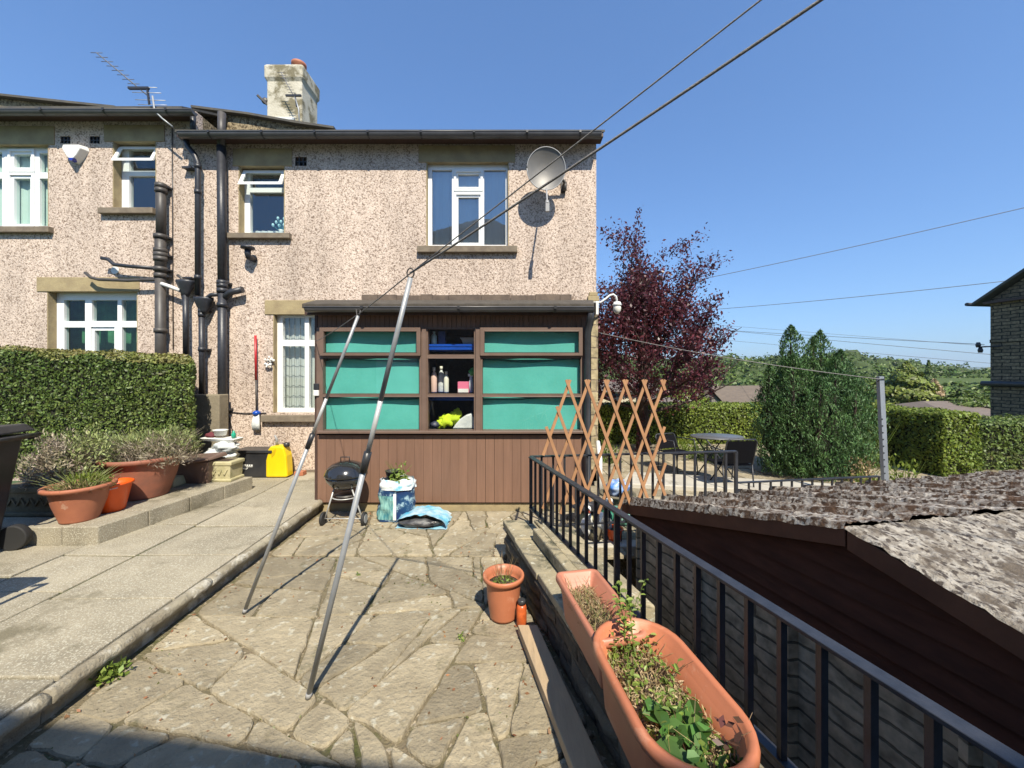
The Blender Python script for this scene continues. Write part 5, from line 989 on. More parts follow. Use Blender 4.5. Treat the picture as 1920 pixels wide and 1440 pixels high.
P('bag_film', mb, M['bag2'], CB2); P('bag_inside', MB().ell((-.93,3.90,.045),(.22,.10,.05),24,10,.25,3), mat('black_film',(.02,.02,.025),(.1,.1,.1),scale=12,rough=.2,bump=.8,bscale=14), CB2)
# plastic pot, bottle, plank
t = pot('plastic_plant_pot', 'round orange-brown plastic pot against the low stone wall', PX(944,2.45), 2.45, .01, .118, .088, .265, M['planter'], .014)
shrub(t, PX(944,2.45), 2.45, .20, .09, .09, .05, 160, .03, M['fresh'], aspect=.4); stems('dead_grass', PX(944,2.45), 2.5, .2, .08, .06, 24, .05, .22, M['drygrass'], t, .6, .0015, 4)
BT = T('orange_bottle', (PX(978,2.36), 2.36, 0), 'small orange bottle with black cap next to the plastic pot', 'bottle')
x = PX(978,2.36); P('bottle_body', MB().lathe([(.028,0),(.031,.01),(.031,.11),(.024,.13)], (x,2.36,.005), 20), mat('orange_label',(.62,.13,.03),(.35,.07,.02),scale=18,rough=.35), BT); P('cap', MB().lathe([(.024,.131),(.025,.155),(.018,.16)], (x,2.36,.005), 16), M['black'], BT)
PK = MB().hexa([(.035,2.28,.01),(.15,2.28,.01),(.43,1.1,.01),(.315,1.1,.01),(.035,2.28,.06),(.15,2.28,.06),(.43,1.1,.06),(.315,1.1,.06)])
P('timber_plank', PK, M['plank'], None, .004, 'long weathered timber plank lying along the foot of the wall', 'plank')
# weed by the kerb and little weeds
def weed(x, y, z, r, n, label, mt='fresh', size=.04):
    o = T('weed', (x,y,z), label, 'weed'); shrub(o, x, y, z, r, r, r*.9, n, size*.8, M[mt], aspect=.6, shell=.1); return o
weed(PX(204,1.95), 1.97, .01, .075, 130, 'bright green weed growing at the foot of the path kerb')
weed(PX(672,2.95), 2.95, .0, .03, 30, 'tiny green weed between flags under the nearer prop', size=.022); weed(PX(866,2.25), 2.25, .0, .035, 34, 'small weed in a paving joint left of the plastic pot', size=.02)
lf = []
rl = random.Random(12)
for i in range(90): Y = rl.uniform(1.6,4.1); lf.append((wallx(Y)-rl.random()**2*.6-.05, Y, .006))
for i in range(80): Y = rl.uniform(1.7,4.2); lf.append((PW(Y)+.03+rl.random()**2*.4, Y, .006))
for i in range(90): lf.append((rl.uniform(-1.95,-1.5), rl.uniform(3.9,4.3), .006))
for i in range(110): lf.append((rl.uniform(-1.9,.3), rl.uniform(1.5,4.2), .006))
leaves('fallen_leaves', lf, np.tile((0,0,1),(len(lf),1)), .022, leafmat('dead_leaf',(.30,.14,.06),(.22,.11,.05),20,.1,.4), None, .5, .3, kind='stuff', label='scattered brown dead leaves on the paving', cat='leaves')
# moss tufts in the joints
mt_ = []
for i in range(1500):
    x, y = rl.uniform(-2.0,.6), rl.uniform(1.3,4.3)
    if noise.noise((x*1.3,y*1.3,4)) > .12: mt_.append((x, y, -.006+rl.random()*.006))
leaves('joint_moss', mt_, np.tile((0,0,1),(len(mt_),1)), .016, leafmat('moss_leaf',(.12,.14,.03),(.09,.10,.025),9,.1,.4), None, .7, .9, kind='stuff', label='low moss growing in the joints of the paving', cat='moss')

# =============================================================== GARDEN WALL AND RAILING
GW = T('garden_wall', (.5, 1.5, 0), 'low rubble stone wall with flat coping under the black railing', 'wall')
wx = lambda w_, Y: w_+WD*Y
def strip(w0, w1, y0, y1, z0, z1, slope=0): return [(wx(w0,y0),y0,z0),(wx(w1,y0),y0,z0-slope),(wx(w1,y1),y1,z0-slope),(wx(w0,y1),y1,z0),(wx(w0,y0),y0,z1),(wx(w1,y0),y0,z1-slope),(wx(w1,y1),y1,z1-slope),(wx(w0,y1),y1,z1)]
# stone face: coursed blocks individually displaced in one mesh
sw = MB(); rsw = random.Random(31); z = -.02; row = 0
while z < .255:
    h = rsw.uniform(.07,.11); h = min(h, .262-z); y = -2.5+rsw.random()*.3
    while y < 3.22:
        l = rsw.uniform(.16,.46); e = min(y+l, 3.23); o_ = rsw.uniform(0,.022); m = max(3, int(l/.05)); g_ = .008
        b0 = len(sw.v); mm = 4
        for j in range(mm+1):
            for i in range(m+1):
                Y = y+g_+(e-y-2*g_)*i/m; Z = z+g_+(h-2*g_)*j/mm; ed = (i in (0,m)) or (j in (0,mm)); X = wx(.842,Y)-o_*(0 if ed else 1)-(0 if ed else .008)-(.0 if ed else .012*noise.noise((Y*13,Z*13,row)))
                sw.v.append((X, Y, Z))
        for j in range(mm):
            for i in range(m): a = b0+j*(m+1)+i; sw.f.append((a+1,a,a+m+1,a+m+2)); sw.sm.append(True); sw.col.append(rsw.random()*0+o_/.022)
        y = e
    z += h; row += 1
P('stone_face', sw, mat('wall_rubble',(.13,.105,.068),(.075,.06,.042),scale=7,rough=.95,bump=.8,bscale=25,spots2=(.22,.20,.15),s2scale=6,s2thr=.63,tone=.25), GW)
P('wall_core', MB().hexa(strip(.845,1.37,2.17,3.22,-1.7,.17)).hexa(strip(.845,1.15,-2.5,3.21,-1.69,.262)), M['wallstone'], GW)
cp = MB(); y = -2.4; rc = random.Random(8)
while y < 3.2:
    e = min(y+rc.uniform(.42,.6), 3.24); j0 = rc.uniform(-.004,.004); cp.hexa(strip(.815+j0,1.07,y+.004,e-.004,.264,.312+j0)); y = e
P('coping', cp, M['coping'], GW, bevel=.008)
P('outer_coping', MB().hexa(strip(1.10,1.40,2.15,3.3,.18,.30,.05)).hexa(strip(1.10,1.17,-2.4,2.14,.18,.29,.02)), M['coping'], GW, bevel=.012); P('mortar_bed', MB().hexa(strip(1.04,1.12,-2.4,3.2,.15,.275)), M['joint'], GW)
P('upstand_kerb', MB().hexa(strip(.945,1.015,.5,2.86,.316,.40)), M['coping'], GW, bevel=.010)
rx = lambda w_, Y: w_+RD*Y
RW = 1.10; ZR = .865; ZL = .445
RA = T('metal_railing', (.5,1.5,.31), 'long black metal railing along the top of the garden wall', 'railing')
P('top_rail', MB().bar((rx(RW,3.17),3.17,ZR-.006),(rx(RW,-2.2),-2.2,ZR-.006),.042,.012), M['cast'], RA, .002); P('bottom_rail', MB().bar((rx(RW,3.17),3.17,ZL),(rx(RW,-2.2),-2.2,ZL),.035,.010), M['cast'], RA)
y = 3.17; k = 0
while y > -.6:
    post = k % 12 == 0; w_ = .026 if post else .0185; X = rx(RW,y)
    P('post' if post else 'baluster', MB().bar((X,y,.29 if post else ZL+.004),(X,y,ZR-.012),w_,w_,(0,1,0)), M['cast'], RA); y -= .1035; k += 1
R2 = T('metal_railing', (1.0,3.3,.1), 'black metal railing crossing behind the wall end, carrying the wooden trellis', 'railing')
pA = Vector((rx(RW,3.19),3.19,ZR-.006)); pB = Vector((PX(1380,3.42),3.42,PZ(846,3.42)))
P('top_rail', MB().bar(pA, pB, .036, .012), M['cast'], R2); P('bottom_rail', MB().bar((pA.x,pA.y,.275),(pB.x,pB.y,.285),.03,.010), M['cast'], R2)
n = 19
for i in range(1, n+1):
    q = pA+(pB-pA)*(i/n); P('post' if i == n else 'baluster', MB().bar((q.x,q.y,-.02 if i == n else .28),(q.x,q.y,q.z-.006),.024 if i == n else .017,.024 if i == n else .017,(0,1,0)), M['cast'], R2)
R3 = T('metal_railing', (2.8,3.6,0), 'lower black metal railing running right from the taller one beneath the conifer', 'railing')
qA = Vector((pB.x+.02,3.43,PZ(905,3.43))); qB = Vector((PX(1648,3.85),3.85,PZ(893,3.85)))
P('top_rail', MB().bar(qA, qB, .03, .011), M['cast'], R3)
for i in range(1, 15): q = qA+(qB-qA)*(i/14); P('baluster', MB().bar((q.x,q.y,-.02),(q.x,q.y,q.z-.006),.014,.014,(0,1,0)), M['cast'], R3)
# trellis
TR = T('wooden_trellis', (1.0,3.3,0), 'expanding wooden diamond trellis tied to the railing beside the porch', 'trellis')
Yt = 3.12
def slat(xa, ya, xb, yb, off):
    D = lambda x: 3.14+(x-990)/390*.22
    P('slat', MB().bar((PX(xa,D(xa)+off),D(xa)+off,PZ(ya,D(xa)+off)),(PX(xb,D(xb)+off),D(xb)+off,PZ(yb,D(xb)+off)),.009,.024,(0,0,1)), M['wood'], TR)
pk = [1065,1101,1137,1172,1208,1243]; s_ = 36/100.0   # px per px : half diamond 18 across for 50 down
for i, x in enumerate(pk):
    # leaning to the right going down
    xe = min(1247, x+s_*240); slat(x-3, 712, xe, 712+(xe-x+3)/s_, -.012)
    xe = max(1018, x-s_*240-0); xs_ = x+4; slat(xs_, 712, xe, 712+(xs_-xe)/s_, -.002)
slat(1044,762,1108,940,-.012); slat(1024,800,1076,945,-.012); slat(1246,800,1196,939,-.002); slat(1248,868,1226,930,-.002)

# =============================================================== PLANTERS ON THE WALL
def stadium(cx, cy, L_, W_, ang, n=14, flat=False, rc_=None):
    pts = []; r = rc_ if rc_ else W_/2; hx = W_/2-r; hy = L_/2-r
    for (sx, sy, a0) in ((1,1,0),(-1,1,90),(-1,-1,180),(1,-1,270)):
        for k in range(n//2+1):
            a = R(a0+90*k/(n//2)); pts.append((sx*hx+r*math.cos(a), sy*hy+r*math.sin(a)))
    ca, sa = math.cos(ang), math.sin(ang); return [(cx+x*ca-y*sa, cy+x*sa+y*ca) for x, y in pts]
def trough(name, label, cx, cy, z, L_, W_, H, ang, mt, rc_=None, lip=.016, thick=.006):
    t = T(name, (cx,cy,z), label, 'planter'); mb = MB(); rows_ = []
    spec = [(-.10*1,0,-.035),( -.035,0.004,-.03),(-.028,.02,-.026),(-.012,H*.78,-.008),(-.006,H*.86,-.006),(lip*.9,H*.87,lip*.9),(lip,H*.93,lip),(lip*.7,H,lip*.7),(lip*.1,H+.002,lip*.1),(-.012,H*.985,-.012),(-.016,H*.9,-.016),(-.021,H*.895,-.021),(-.023,H*.83,-.023),(-.028,H*.825,-.028),(-.05,H*.35,-.05)]
    k = None
    for (dx, h, _) in spec[1:]:
        q = stadium(cx, cy, L_+2*dx, W_+2*dx, ang, rc_=(rc_+dx*.5 if rc_ else None)); k = len(q); mb.v += [(a, b, z+h) for a, b in q]
    for j in range(len(spec)-2):
        for i in range(k): i2 = (i+1) % k; mb.f.append((j*k+i,j*k+i2,(j+1)*k+i2,(j+1)*k+i)); mb.sm.append(True)
    mb.f.append(tuple(reversed(range(k)))); mb.sm.append(False)
    P('trough_body', mb, mt, t)
    q = stadium(cx, cy, L_-.075, W_-.075, ang, rc_=None if rc_ is None else rc_*.7); s = MB(); s.v = [(a,b,z+H*.55+.006*noise.noise((a*20,b*20,0))) for a, b in q]+[(cx,cy,z+H*.62)]; kk = len(q)
    for i in range(kk): s.f.append((i,(i+1)%kk,kk)); s.sm.append(False)
    P('soil', s, M['earth'], t); return t
ang1 = math.atan2(.14, 1)                      # both troughs lie along the wall
A_ = R(9)
TR1 = trough('rounded_trough', 'rounded orange-brown plastic trough full of weeds, nearest on the wall', .487, 1.245, .315, .60, .31, .25, A_, M['planter'])
TR2 = trough('rectangular_trough', 'narrow rectangular plastic trough behind the rounded one on the coping', .375, 1.72, .315, .50, .205, .225, R(11), mat('faded_pink_plastic',(.47,.19,.12),(.42,.165,.10),scale=5,rough=.45), rc_=.03, lip=.012)
def inplant(t, cx, cy, z, ang, L_, W_, n, size, mt, name, h, seed, aspect=.4, y0=0, y1=1, up=.8, norm=(0,-.3,1)):
    rr_ = random.Random(seed); C = []
    for i in range(n):
        u = (y0+(y1-y0)*rr_.random()-.5)*L_; v = (rr_.random()-.5)*W_; hh = rr_.random()*h*(.5+.5*noise.noise((u*9,v*9,seed))+.3); C.append((cx+v*math.cos(ang)-u*math.sin(ang), cy+v*math.sin(ang)+u*math.cos(ang), z+hh))
    return leaves(name, C, np.tile(norm,(n,1)), size, mt, t, aspect=aspect, jitter=.45 if size > .04 else .6, up=up, round_=size > .04 or name == 'small_weeds')
def instem(t, cx, cy, z, ang, L_, W_, n, h0, h1, mt, name, seed, r=.0018, y0=0, y1=1, leaf=None, lsize=.02, bend=.25):
    rr_ = random.Random(seed); mb = MB(); LC = []; LD = []
    for i in range(n):
        u = (y0+(y1-y0)*rr_.random()-.5)*L_; v = (rr_.random()-.5)*W_; x = cx+v*math.cos(ang)-u*math.sin(ang); y = cy+v*math.sin(ang)+u*math.cos(ang); h = rr_.uniform(h0,h1); a = rr_.random()*6.28; b = rr_.random()*bend*h; dx, dy = b*math.cos(a), b*math.sin(a)
        p = [(x,y,z),(x+dx*.3,y+dy*.3,z+h*.5),(x+dx,y+dy,z+h)]; mb.tube(p, [r,r*.8,r*.5], 5, cap=False)
        if leaf:
            m = int(h/.012)
            for k in range(m):
                f = (k+1)/m; an = k*2.4; q = Vector(p[0]).lerp(Vector(p[2]), f)+Vector((math.cos(an),math.sin(an),.2))*lsize*.5; LC.append(tuple(q)); LD.append((math.cos(an),math.sin(an),.5))
    P(name, mb, mt, t)
    if leaf: leaves('stem_leaves', LC, np.tile((0,0,1),(len(LC),1)), lsize, leaf, t, aspect=.5, jitter=.3, direction=LD, round_=True)
z1_ = .315+.25*.58
inplant(TR1, .487,1.245,z1_,A_, .50,.22, 2400, .020, M['drygrass'], 'dry_litter', .05, 1, .25)
inplant(TR1, .487,1.245,z1_,A_, .50,.20, 420, .020, M['fresh'], 'small_weeds', .07, 2, .5)
instem(TR1, .487,1.245,z1_,A_, .5,.2, 60, .03, .12, M['drygrass'], 'dead_stems', 3, .0012, bend=1.2)
instem(TR1, .487,1.245,z1_,A_, .5,.18, 12, .06, .13, M['fresh'], 'undergrowth', 5, .0016, leaf=M['fresh'], lsize=.022, bend=.5)
instem(TR1, .445,1.46,z1_,A_, .06,.05, 4, .16, .30, M['fresh'], 'tall_growth', 6, .0022, leaf=M['fresh'], lsize=.026, bend=.25)
inplant(TR1, .51,1.09,z1_+.02,A_, .20,.20, 48, .058, M['straw'], 'broad_leaves', .07, 8, .8, up=.1, norm=(0,-.1,1))
instem(TR1, .51,1.09,z1_,A_, .2,.18, 30, .03, .08, M['redleaf'], 'leaf_stalks', 9, .0016, bend=.6)
inplant(TR1, .585,1.09,z1_+.05,A_, .10,.06, 12, .036, M['redleaf'], 'reddish_leaves', .10, 12, .5, up=.8)
z2_ = .315+.225*.58
inplant(TR2, .375,1.72,z2_,R(11), .47,.17, 2600, .024, M['drygrass'], 'dry_litter', .045, 4, .15); instem(TR2, .375,1.72,z2_,R(11), .42,.14, 60, .04, .11, M['drygrass'], 'dead_grass', 5, .0013, bend=1.3); instem(TR2, .375,1.72,z2_,R(11), .4,.13, 70, .04, .10, M['lavender_g'], 'green_grass', 7, .0015, bend=1.0)
instem(TR2, .455,1.60,z2_,R(11), .05,.05, 3, .14, .24, M['fresh'], 'tall_growth', 10, .0018, leaf=M['fresh'], lsize=.022, bend=.4)

# =============================================================== GARAGE
GA = T('concrete_garage', (3.5, 1.6, -1.6), 'low sectional concrete garage with mossy corrugated roof and dark brown gable', 'garage')
WG = 2.0; ga = lambda Y: (rx(WG, Y), Y); rd = Vector((.98,.20,0)).normalized()
YE, YA, YN = 3.31, 1.69, .07; zE, zA = .425, .872
LEN = 7.0
eF = Vector((*ga(YE), zE)); aP = Vector((*ga(YA), zA)); eN = Vector((*ga(YN), zE))
def sheet(p_e, p_a, flip, n_t=200, n_v=46, seed=0, sawh=.05):
    """corrugated sheets: t along the ridge, v from eave to ridge"""
    mb = MB(); up = Vector((0,0,1)); per = .375
    for i in range(n_t+1):
        t = LEN*(i/n_t)**1.35; 
        for j in range(n_v+1):
            v = j/n_v; b = p_e.lerp(p_a, v)-(p_a-p_e)*(0.02 if j == 0 else 0)+rd*(t-.05)
            ph = (t/per) % 1; k = int(t/per)
            saw = sawh*(1-.55*v)*(1-ph)**1.0*(1 if ph > .04 else ph/.04)
            eo = .03*noise.noise((k*3.7,seed,2)) if j < 2 else 0
            nn = .012*noise.noise((t*5,v*6,seed))+.010*noise.noise((t*17,v*19,seed+3))+.006*noise.noise((t*40,v*45,seed+5))
            if noise.noise((t*2.3+9,v*3.1,seed+2)) > .12: nn += .016*abs(noise.noise((t*30,v*30,seed+8)))
            p = b+up*(saw+nn)+(p_a-p_e).normalized()*eo; mb.v.append(tuple(p))
    for i in range(n_t):
        for j in range(n_v):
            a = i*(n_v+1)+j; q = (a,a+1,a+n_v+2,a+n_v+1); mb.f.append(q if flip else q[::-1]); mb.sm.append(False)
    return mb
P('far_roof_slope', sheet(eF, aP+Vector((0,0,.0)), False, 380, 60, 1, .068), M['moss'], GA)
P('near_roof_slope', sheet(eN, aP, True, 380, 60, 7, .016), M['lichen'], GA)
un = Vector((0,0,-.05)); P('roof_underside', MB().quad(eF+un, eF+rd*LEN+un, aP+rd*LEN+un, aP+un).quad(aP+un, aP+rd*LEN+un, eN+rd*LEN+un, eN+un), M['fascia'], GA)
# barge boards
ov = Vector((-.055,-.0,0))
def board(p, q, h, th, mt, name, dz=0): 
    o = Vector((0,0,dz)); d = Vector((-1,-.298,0)).normalized()*th; P(name, MB().hexa([p+o-Vector((0,0,h)), q+o-Vector((0,0,h)), q+o-Vector((0,0,h))+d, p+o-Vector((0,0,h))+d, p+o, q+o, q+o+d, p+o+d]), mt, GA, .003)
gp = (aP-eF).normalized()
board(eF-gp*.06, aP+gp*.0, .085, .045, M['barge'], 'barge_board', .006); board(aP+Vector((.002,-.006,0)), eN, .085, .045, M['barge'], 'barge_board', -.004)
# gable cladding: horizontal boards, each a lapped strip inside the triangle
cl = MB(); z = zE-.13; nb = 6; hb = (zA-.05-z)/nb
for k in range(nb):
    z0 = z+k*hb; z1b = z0+hb*.94; f = lambda zz: max(0.0, min(1, (zA-.04-zz)/(zA-zE)))
    h0 = min(1.0, f(z0)); h1 = min(1.0, f(z1b)); Yf0, Yn0 = YA+(YE-YA)*h0, YA+(YN-YA)*h0; Yf1, Yn1 = YA+(YE-YA)*h1, YA+(YN-YA)*h1
    o = lambda Y, zz, off: (rx(WG+.03-off, Y), Y-off*.3, zz)
    cl.quad(o(Yf0,z0,.022), o(Yn0,z0,.022), o(Yn1,z1b,.004), o(Yf1,z1b,.004)); cl.quad(o(Yn0,z0,.022), o(Yf0,z0,.022), o(Yf0,z0,0), o(Yn0,z0,0))
P('gable_cladding', cl, M['clad'], GA)
pn = MB(); pw = .62; y = YE-.05
while y > YN+.05:
    e = max(y-pw, YN); a = (rx(WG+.05,y-.004),y-.004); b = (rx(WG+.05,e+.004),e+.004); pn.hexa([(a[0],a[1],-1.6),(b[0],b[1],-1.6),(b[0]+.08,b[1]+.02,-1.6),(a[0]+.08,a[1]+.02,-1.6),(a[0],a[1],zE-.13),(b[0],b[1],zE-.13),(b[0]+.08,b[1]+.02,zE-.13),(a[0]+.08,a[1]+.02,zE-.13)])
    pn.bar((a[0]-.012,a[1]-.035,-1.6),(a[0]-.012,a[1]-.035,zE-.14),.05,.03,(0,1,0)); y = e
P('concrete_panels', pn, M['panel'], GA)
b = MB(); q0 = eF+Vector((.06,-.03,0)); b.quad((q0.x,q0.y,-1.6),(q0.x+rd.x*LEN,q0.y+rd.y*LEN,-1.6),(q0.x+rd.x*LEN,q0.y+rd.y*LEN,zE-.06),(q0.x,q0.y,zE-.06)); q0 = eN+Vector((.06,.03,0)); b.quad((q0.x,q0.y,-1.6),(q0.x+rd.x*LEN,q0.y+rd.y*LEN,-1.6),(q0.x+rd.x*LEN,q0.y+rd.y*LEN,zE-.06),(q0.x,q0.y,zE-.06)); P('side_panels', b, M['panel'], GA)

# =============================================================== TERRACE THINGS
def tz(Y): return terr(Y)
# folding table
GT = T('garden_table', (3.15, 5.85, tz(5.85)), 'dark folding garden table on crossed legs on the terrace', 'table')
Yt = 5.75; zt = PZ(822, Yt); x0, x1 = PX(1303,Yt), PX(1398,Yt)
P('tabletop', MB().lathe([(.01,0),(.36,0),(.375,.01),(.36,.022),(.01,.022)], ((x0+x1)/2,Yt+.1,zt), 32, sx=1.05, sy=.75), mat('grey_tabletop',(.10,.10,.10),rough=.35), GT)
zg = tz(Yt)
for (a, b, s) in ((x0+.12,x1-.15,-.1),(x0+.12,x1-.15,.28)):
    P('leg', MB().tube([(a,Yt+s,zt),(b,Yt+s,zg)], .010, 8), M['cast'], GT); P('leg', MB().tube([(b,Yt+s,zt),(a,Yt+s,zg)], .010, 8), M['cast'], GT)
def chair(label, cx, cy, rot, w_=.44, h=.80, sh=.40):
    z = tz(cy); t = T('garden_chair', (cx,cy,z), label, 'chair', 'black garden chairs on the terrace'); cr, sr = math.cos(rot), math.sin(rot); Q = lambda x, y, zz: (cx+x*cr-y*sr, cy+x*sr+y*cr, z+zz)
    P('seat', MB().hexa([Q(-w_/2,-.2,sh-.015),Q(w_/2,-.2,sh-.015),Q(w_/2,.2,sh-.02),Q(-w_/2,.2,sh-.02),Q(-w_/2,-.2,sh),Q(w_/2,-.2,sh),Q(w_/2,.2,sh-.005),Q(-w_/2,.2,sh-.005)]), M['darkfab'], t, .006)
    P('backrest', MB().hexa([Q(-w_/2+.015,-.215,sh+.02),Q(w_/2-.015,-.215,sh+.02),Q(w_/2-.015,-.20,sh+.02),Q(-w_/2+.015,-.20,sh+.02),Q(-w_/2+.015,-.30,h-.02),Q(w_/2-.015,-.30,h-.02),Q(w_/2-.015,-.288,h-.02),Q(-w_/2+.015,-.288,h-.02)]), M['darkfab'], t)
    P('back_frame', MB().tube([Q(-w_/2,-.2,sh),Q(-w_/2,-.295,h-.03),Q(-w_/2+.03,-.30,h),Q(w_/2-.03,-.30,h),Q(w_/2,-.295,h-.03),Q(w_/2,-.2,sh)], .011, 8), M['cast'], t)
    for s in (-1, 1):
        P('leg', MB().tube([Q(s*w_/2,-.2,sh),Q(s*w_/2,-.24,0)], .010, 8), M['cast'], t); P('leg', MB().tube([Q(s*w_/2,.2,sh),Q(s*w_/2,.24,0)], .010, 8), M['cast'], t); P('armrest', MB().tube([Q(s*(w_/2+.01),-.25,sh+.2),Q(s*(w_/2+.01),.15,sh+.21),Q(s*w_/2,.2,sh)], .010, 8), M['cast'], t)
    return t
chair('black garden chair with its back to us right of the folding table', PX(1373,5.35), 5.45, R(4), .42, .74, .38)
chair('low black garden chair left of the folding table by the hedge', PX(1270,6.6), 6.6, R(200), .42, .62, .36)
# ornaments and pots behind the railing
t = pot('small_plant_pot', 'dark round planter holding a blue bag, behind the trellis', PX(1158,4.3), 4.3, .0, .17, .12, .22, M['caststone_dk'])
P('blue_bag', MB().ell((PX(1158,4.3),4.3,.27),(.12,.10,.09),20,12,.45,3), mat('blue_film',(.05,.2,.6),(.5,.6,.75),scale=12,rough=.3), None, 0, 'crumpled blue and white bag on the dark round planter', 'bag')
P('green_watering_can', MB().lathe([(.09,0),(.10,.02),(.09,.16),(.05,.19)], (PX(1140,3.85),3.85,.0),18).tube([(PX(1140,3.85)+.08,3.85,.06),(PX(1140,3.85)+.2,3.84,.2)], [.018,.012], 8).tube([(PX(1140,3.85)-.08,3.85,.15),(PX(1140,3.85)-.12,3.85,.24),(PX(1140,3.85),3.85,.26)], .01, 8), mat('dark_green_plastic',(.02,.16,.09),rough=.4), None, 0, 'dark green watering can behind the crossing railing', 'watering can')
P('green_bag', MB().ell((PX(1168,4.0),4.0,.06),(.20,.14,.085),22,12,.4,9), mat('green_film',(.04,.25,.16),(.3,.5,.45),scale=8,rough=.35,bump=.5), None, 0, 'slack green plastic bag lying near the blue bag', 'bag')
def goose(label, x, y, z, s, rot):
    t = T('goose_ornament', (x,y,z), label, 'ornament'); P('body', MB().ell((x,y,z+.08*s),(.05*s,.09*s,.06*s),16,10,.1).tube([(x,y-.06*s,z+.10*s),(x+.0,y-.09*s,z+.17*s),(x+rot*.02,y-.08*s,z+.23*s)], [.03*s,.018*s,.016*s], 10).ell((x+rot*.02,y-.10*s,z+.245*s),(.024*s,.035*s,.024*s),10,8), M['white'], t); P('beak', MB().tube([(x+rot*.02,y-.13*s,z+.243*s),(x+rot*.02,y-.165*s,z+.236*s)], [.012*s,.003*s], 8), M['orange'], t)
goose('left white goose ornament on the slab behind the railing', PX(1104,3.55), 3.62, .012, 1.25, -1); goose('right taller white goose ornament beside the orange pot', PX(1134,3.6), 3.66, .012, 1.5, 1)
pot('small_orange_pot', 'small orange pot lying between goose and iron plant stand', PX(1153,3.55), 3.56, .012, .075, .055, .11, M['orange'], .006)
PS = T('iron_plant_stand', (PX(1180,3.55), 3.58, .01), 'small wrought iron plant stand on the terrace edge slab', 'plant stand')
x = PX(1180,3.58); P('frame', MB().tube([(x-.09,3.52,.012),(x-.09,3.52,.11),(x+.09,3.52,.11),(x+.09,3.52,.012)], .005, 6).tube([(x-.09,3.64,.012),(x-.09,3.64,.11),(x+.09,3.64,.11),(x+.09,3.64,.012)], .005, 6).tube([(x-.09,3.52,.11),(x-.09,3.64,.11)], .005, 6).tube([(x+.09,3.52,.11),(x+.09,3.64,.11)], .005, 6).tube([(x,3.52,.11),(x,3.52,.012)],.004,6), M['soil_pipe'], PS)
P('grey_stone_ornament', MB().ell((PX(1118,3.5),3.53,.075),(.06,.05,.07),14,9,.2,4), M['caststone_dk'], None, 0, 'rounded grey stone ornament in front of the left goose', 'ornament')
P('white_downspout', MB().tube([(PX(1125,4.9),4.9,.0),(PX(1125,4.9),4.9,.45),(PX(1121,5.2),5.2,.62)], .03, 10), M['white'], None, 0, 'short white waste pipe at the foot of the house corner', 'pipe')
P('black_tray', MB().lathe([(.12,0),(.19,.05),(.20,.05),(.12,.012)], (PX(1105,4.0),4.0,.12), 24, sy=.8), M['black'], None, 0, 'black plastic tray leaning by the porch corner', 'tray')
P('upturned_tub', MB().lathe([(.13,0),(.12,.12),(.02,.125)], (PX(1105,4.0),4.0,.0), 20), M['caststone'], None, 0, 'buff upturned tub under the black tray', 'tub')
# clothes post + line to the house
CP = T('clothes_post', (PX(1658,4.6), 4.6, 0), 'tall grey metal clothes post with holes standing beside the garage roof', 'post')
x0, x1 = PX(1662,4.6), PX(1650,4.6); zt = PZ(706, 4.6)
P('post_shaft', MB().bar((x0,4.6,-.1),(x1,4.6,zt),.055,.045,(0,1,0)), mat('galvanised_post',(.33,.36,.40),(.27,.30,.34),scale=8,rough=.5,metal=.4), CP)
mb = MB()
for i in range(14): f = i/20; mb.box(x0+(x1-x0)*f-.03,4.574,-.1+(zt+.1)*f+.05,x0+(x1-x0)*f-.016,4.5765,-.1+(zt+.1)*f+.065)
P('bolt_holes', mb, M['dark'], CP); P('hook', MB().tube([(x1-.05,4.58,zt-.06),(x1-.02,4.57,zt-.03),(x1+.03,4.57,zt-.03)], .006, 6), M['cast'], CP)
P('washing_line', MB().tube(sag(Vector((PX(1122,5.5),5.48,PZ(624,5.5))), Vector((x1-.03,4.57,zt-.03)), .05), .0045, 6), M['rope'], None, 0, 'dark washing line from the house corner to the clothes post', 'washing line')

# =============================================================== TREES AND HEDGES
def limb(mb, p, d, l, r, depth, rr_, tips, spread=.6):
    n = 4; pts = [p.copy()]; q = p.copy(); dd = d.copy()
    for i in range(n):
        dd = (dd+Vector((rr_.gauss(0,.12),rr_.gauss(0,.12),.05))).normalized(); q = q+dd*l/n; pts.append(q.copy())
    mb.tube(pts, [r*(1-.45*i/n) for i in range(n+1)], 7 if depth > 1 else 5, cap=False)
    if depth == 0: tips.append((pts, dd)); return
    tips.append((pts[2:], dd))
    for k in range(3 if depth > 1 else 3):
        a = rr_.random()*6.28; s = Vector((math.cos(a),math.sin(a),rr_.uniform(-.1,.5)))
        limb(mb, pts[rr_.choice((2,3,4))] if k else pts[4], (dd+s*spread).normalized(), l*rr_.uniform(.6,.8), r*.5, depth-1, rr_, tips, spread)
PT = T('copper_tree', (2.85, 8.3, -.15), 'dark purple-leaved tree standing behind the corner of the house', 'tree')
rr_ = random.Random(17); mb = MB(); tips = []; base = Vector((PX(1206,8.3), 8.3, -.15))
mb.tube([base, base+Vector((.02,0,.7)), base+Vector((-.02,0,1.35))], [.13,.10,.09], 12, cap=False)
for k in range(16):
    a = k*2.4+.3; el = .1+.12*k if k < 12 else 2.5; d = Vector((math.cos(a), math.sin(a), el)).normalized(); limb(mb, base+Vector((-.02,0,.85+.07*k)), d, rr_.uniform(.95,1.25), .045, 2, rr_, tips, .55)
for (tx, h) in ((-.25,2.2),(.62,1.95),(-.7,1.8),(.2,1.75)):
    limb(mb, base+Vector((0,0,1.4)), Vector((tx*.55,0,h)).normalized(), h*.75, .04, 1, rr_, tips, .28)
P('trunk', mb, M['bark'], PT)
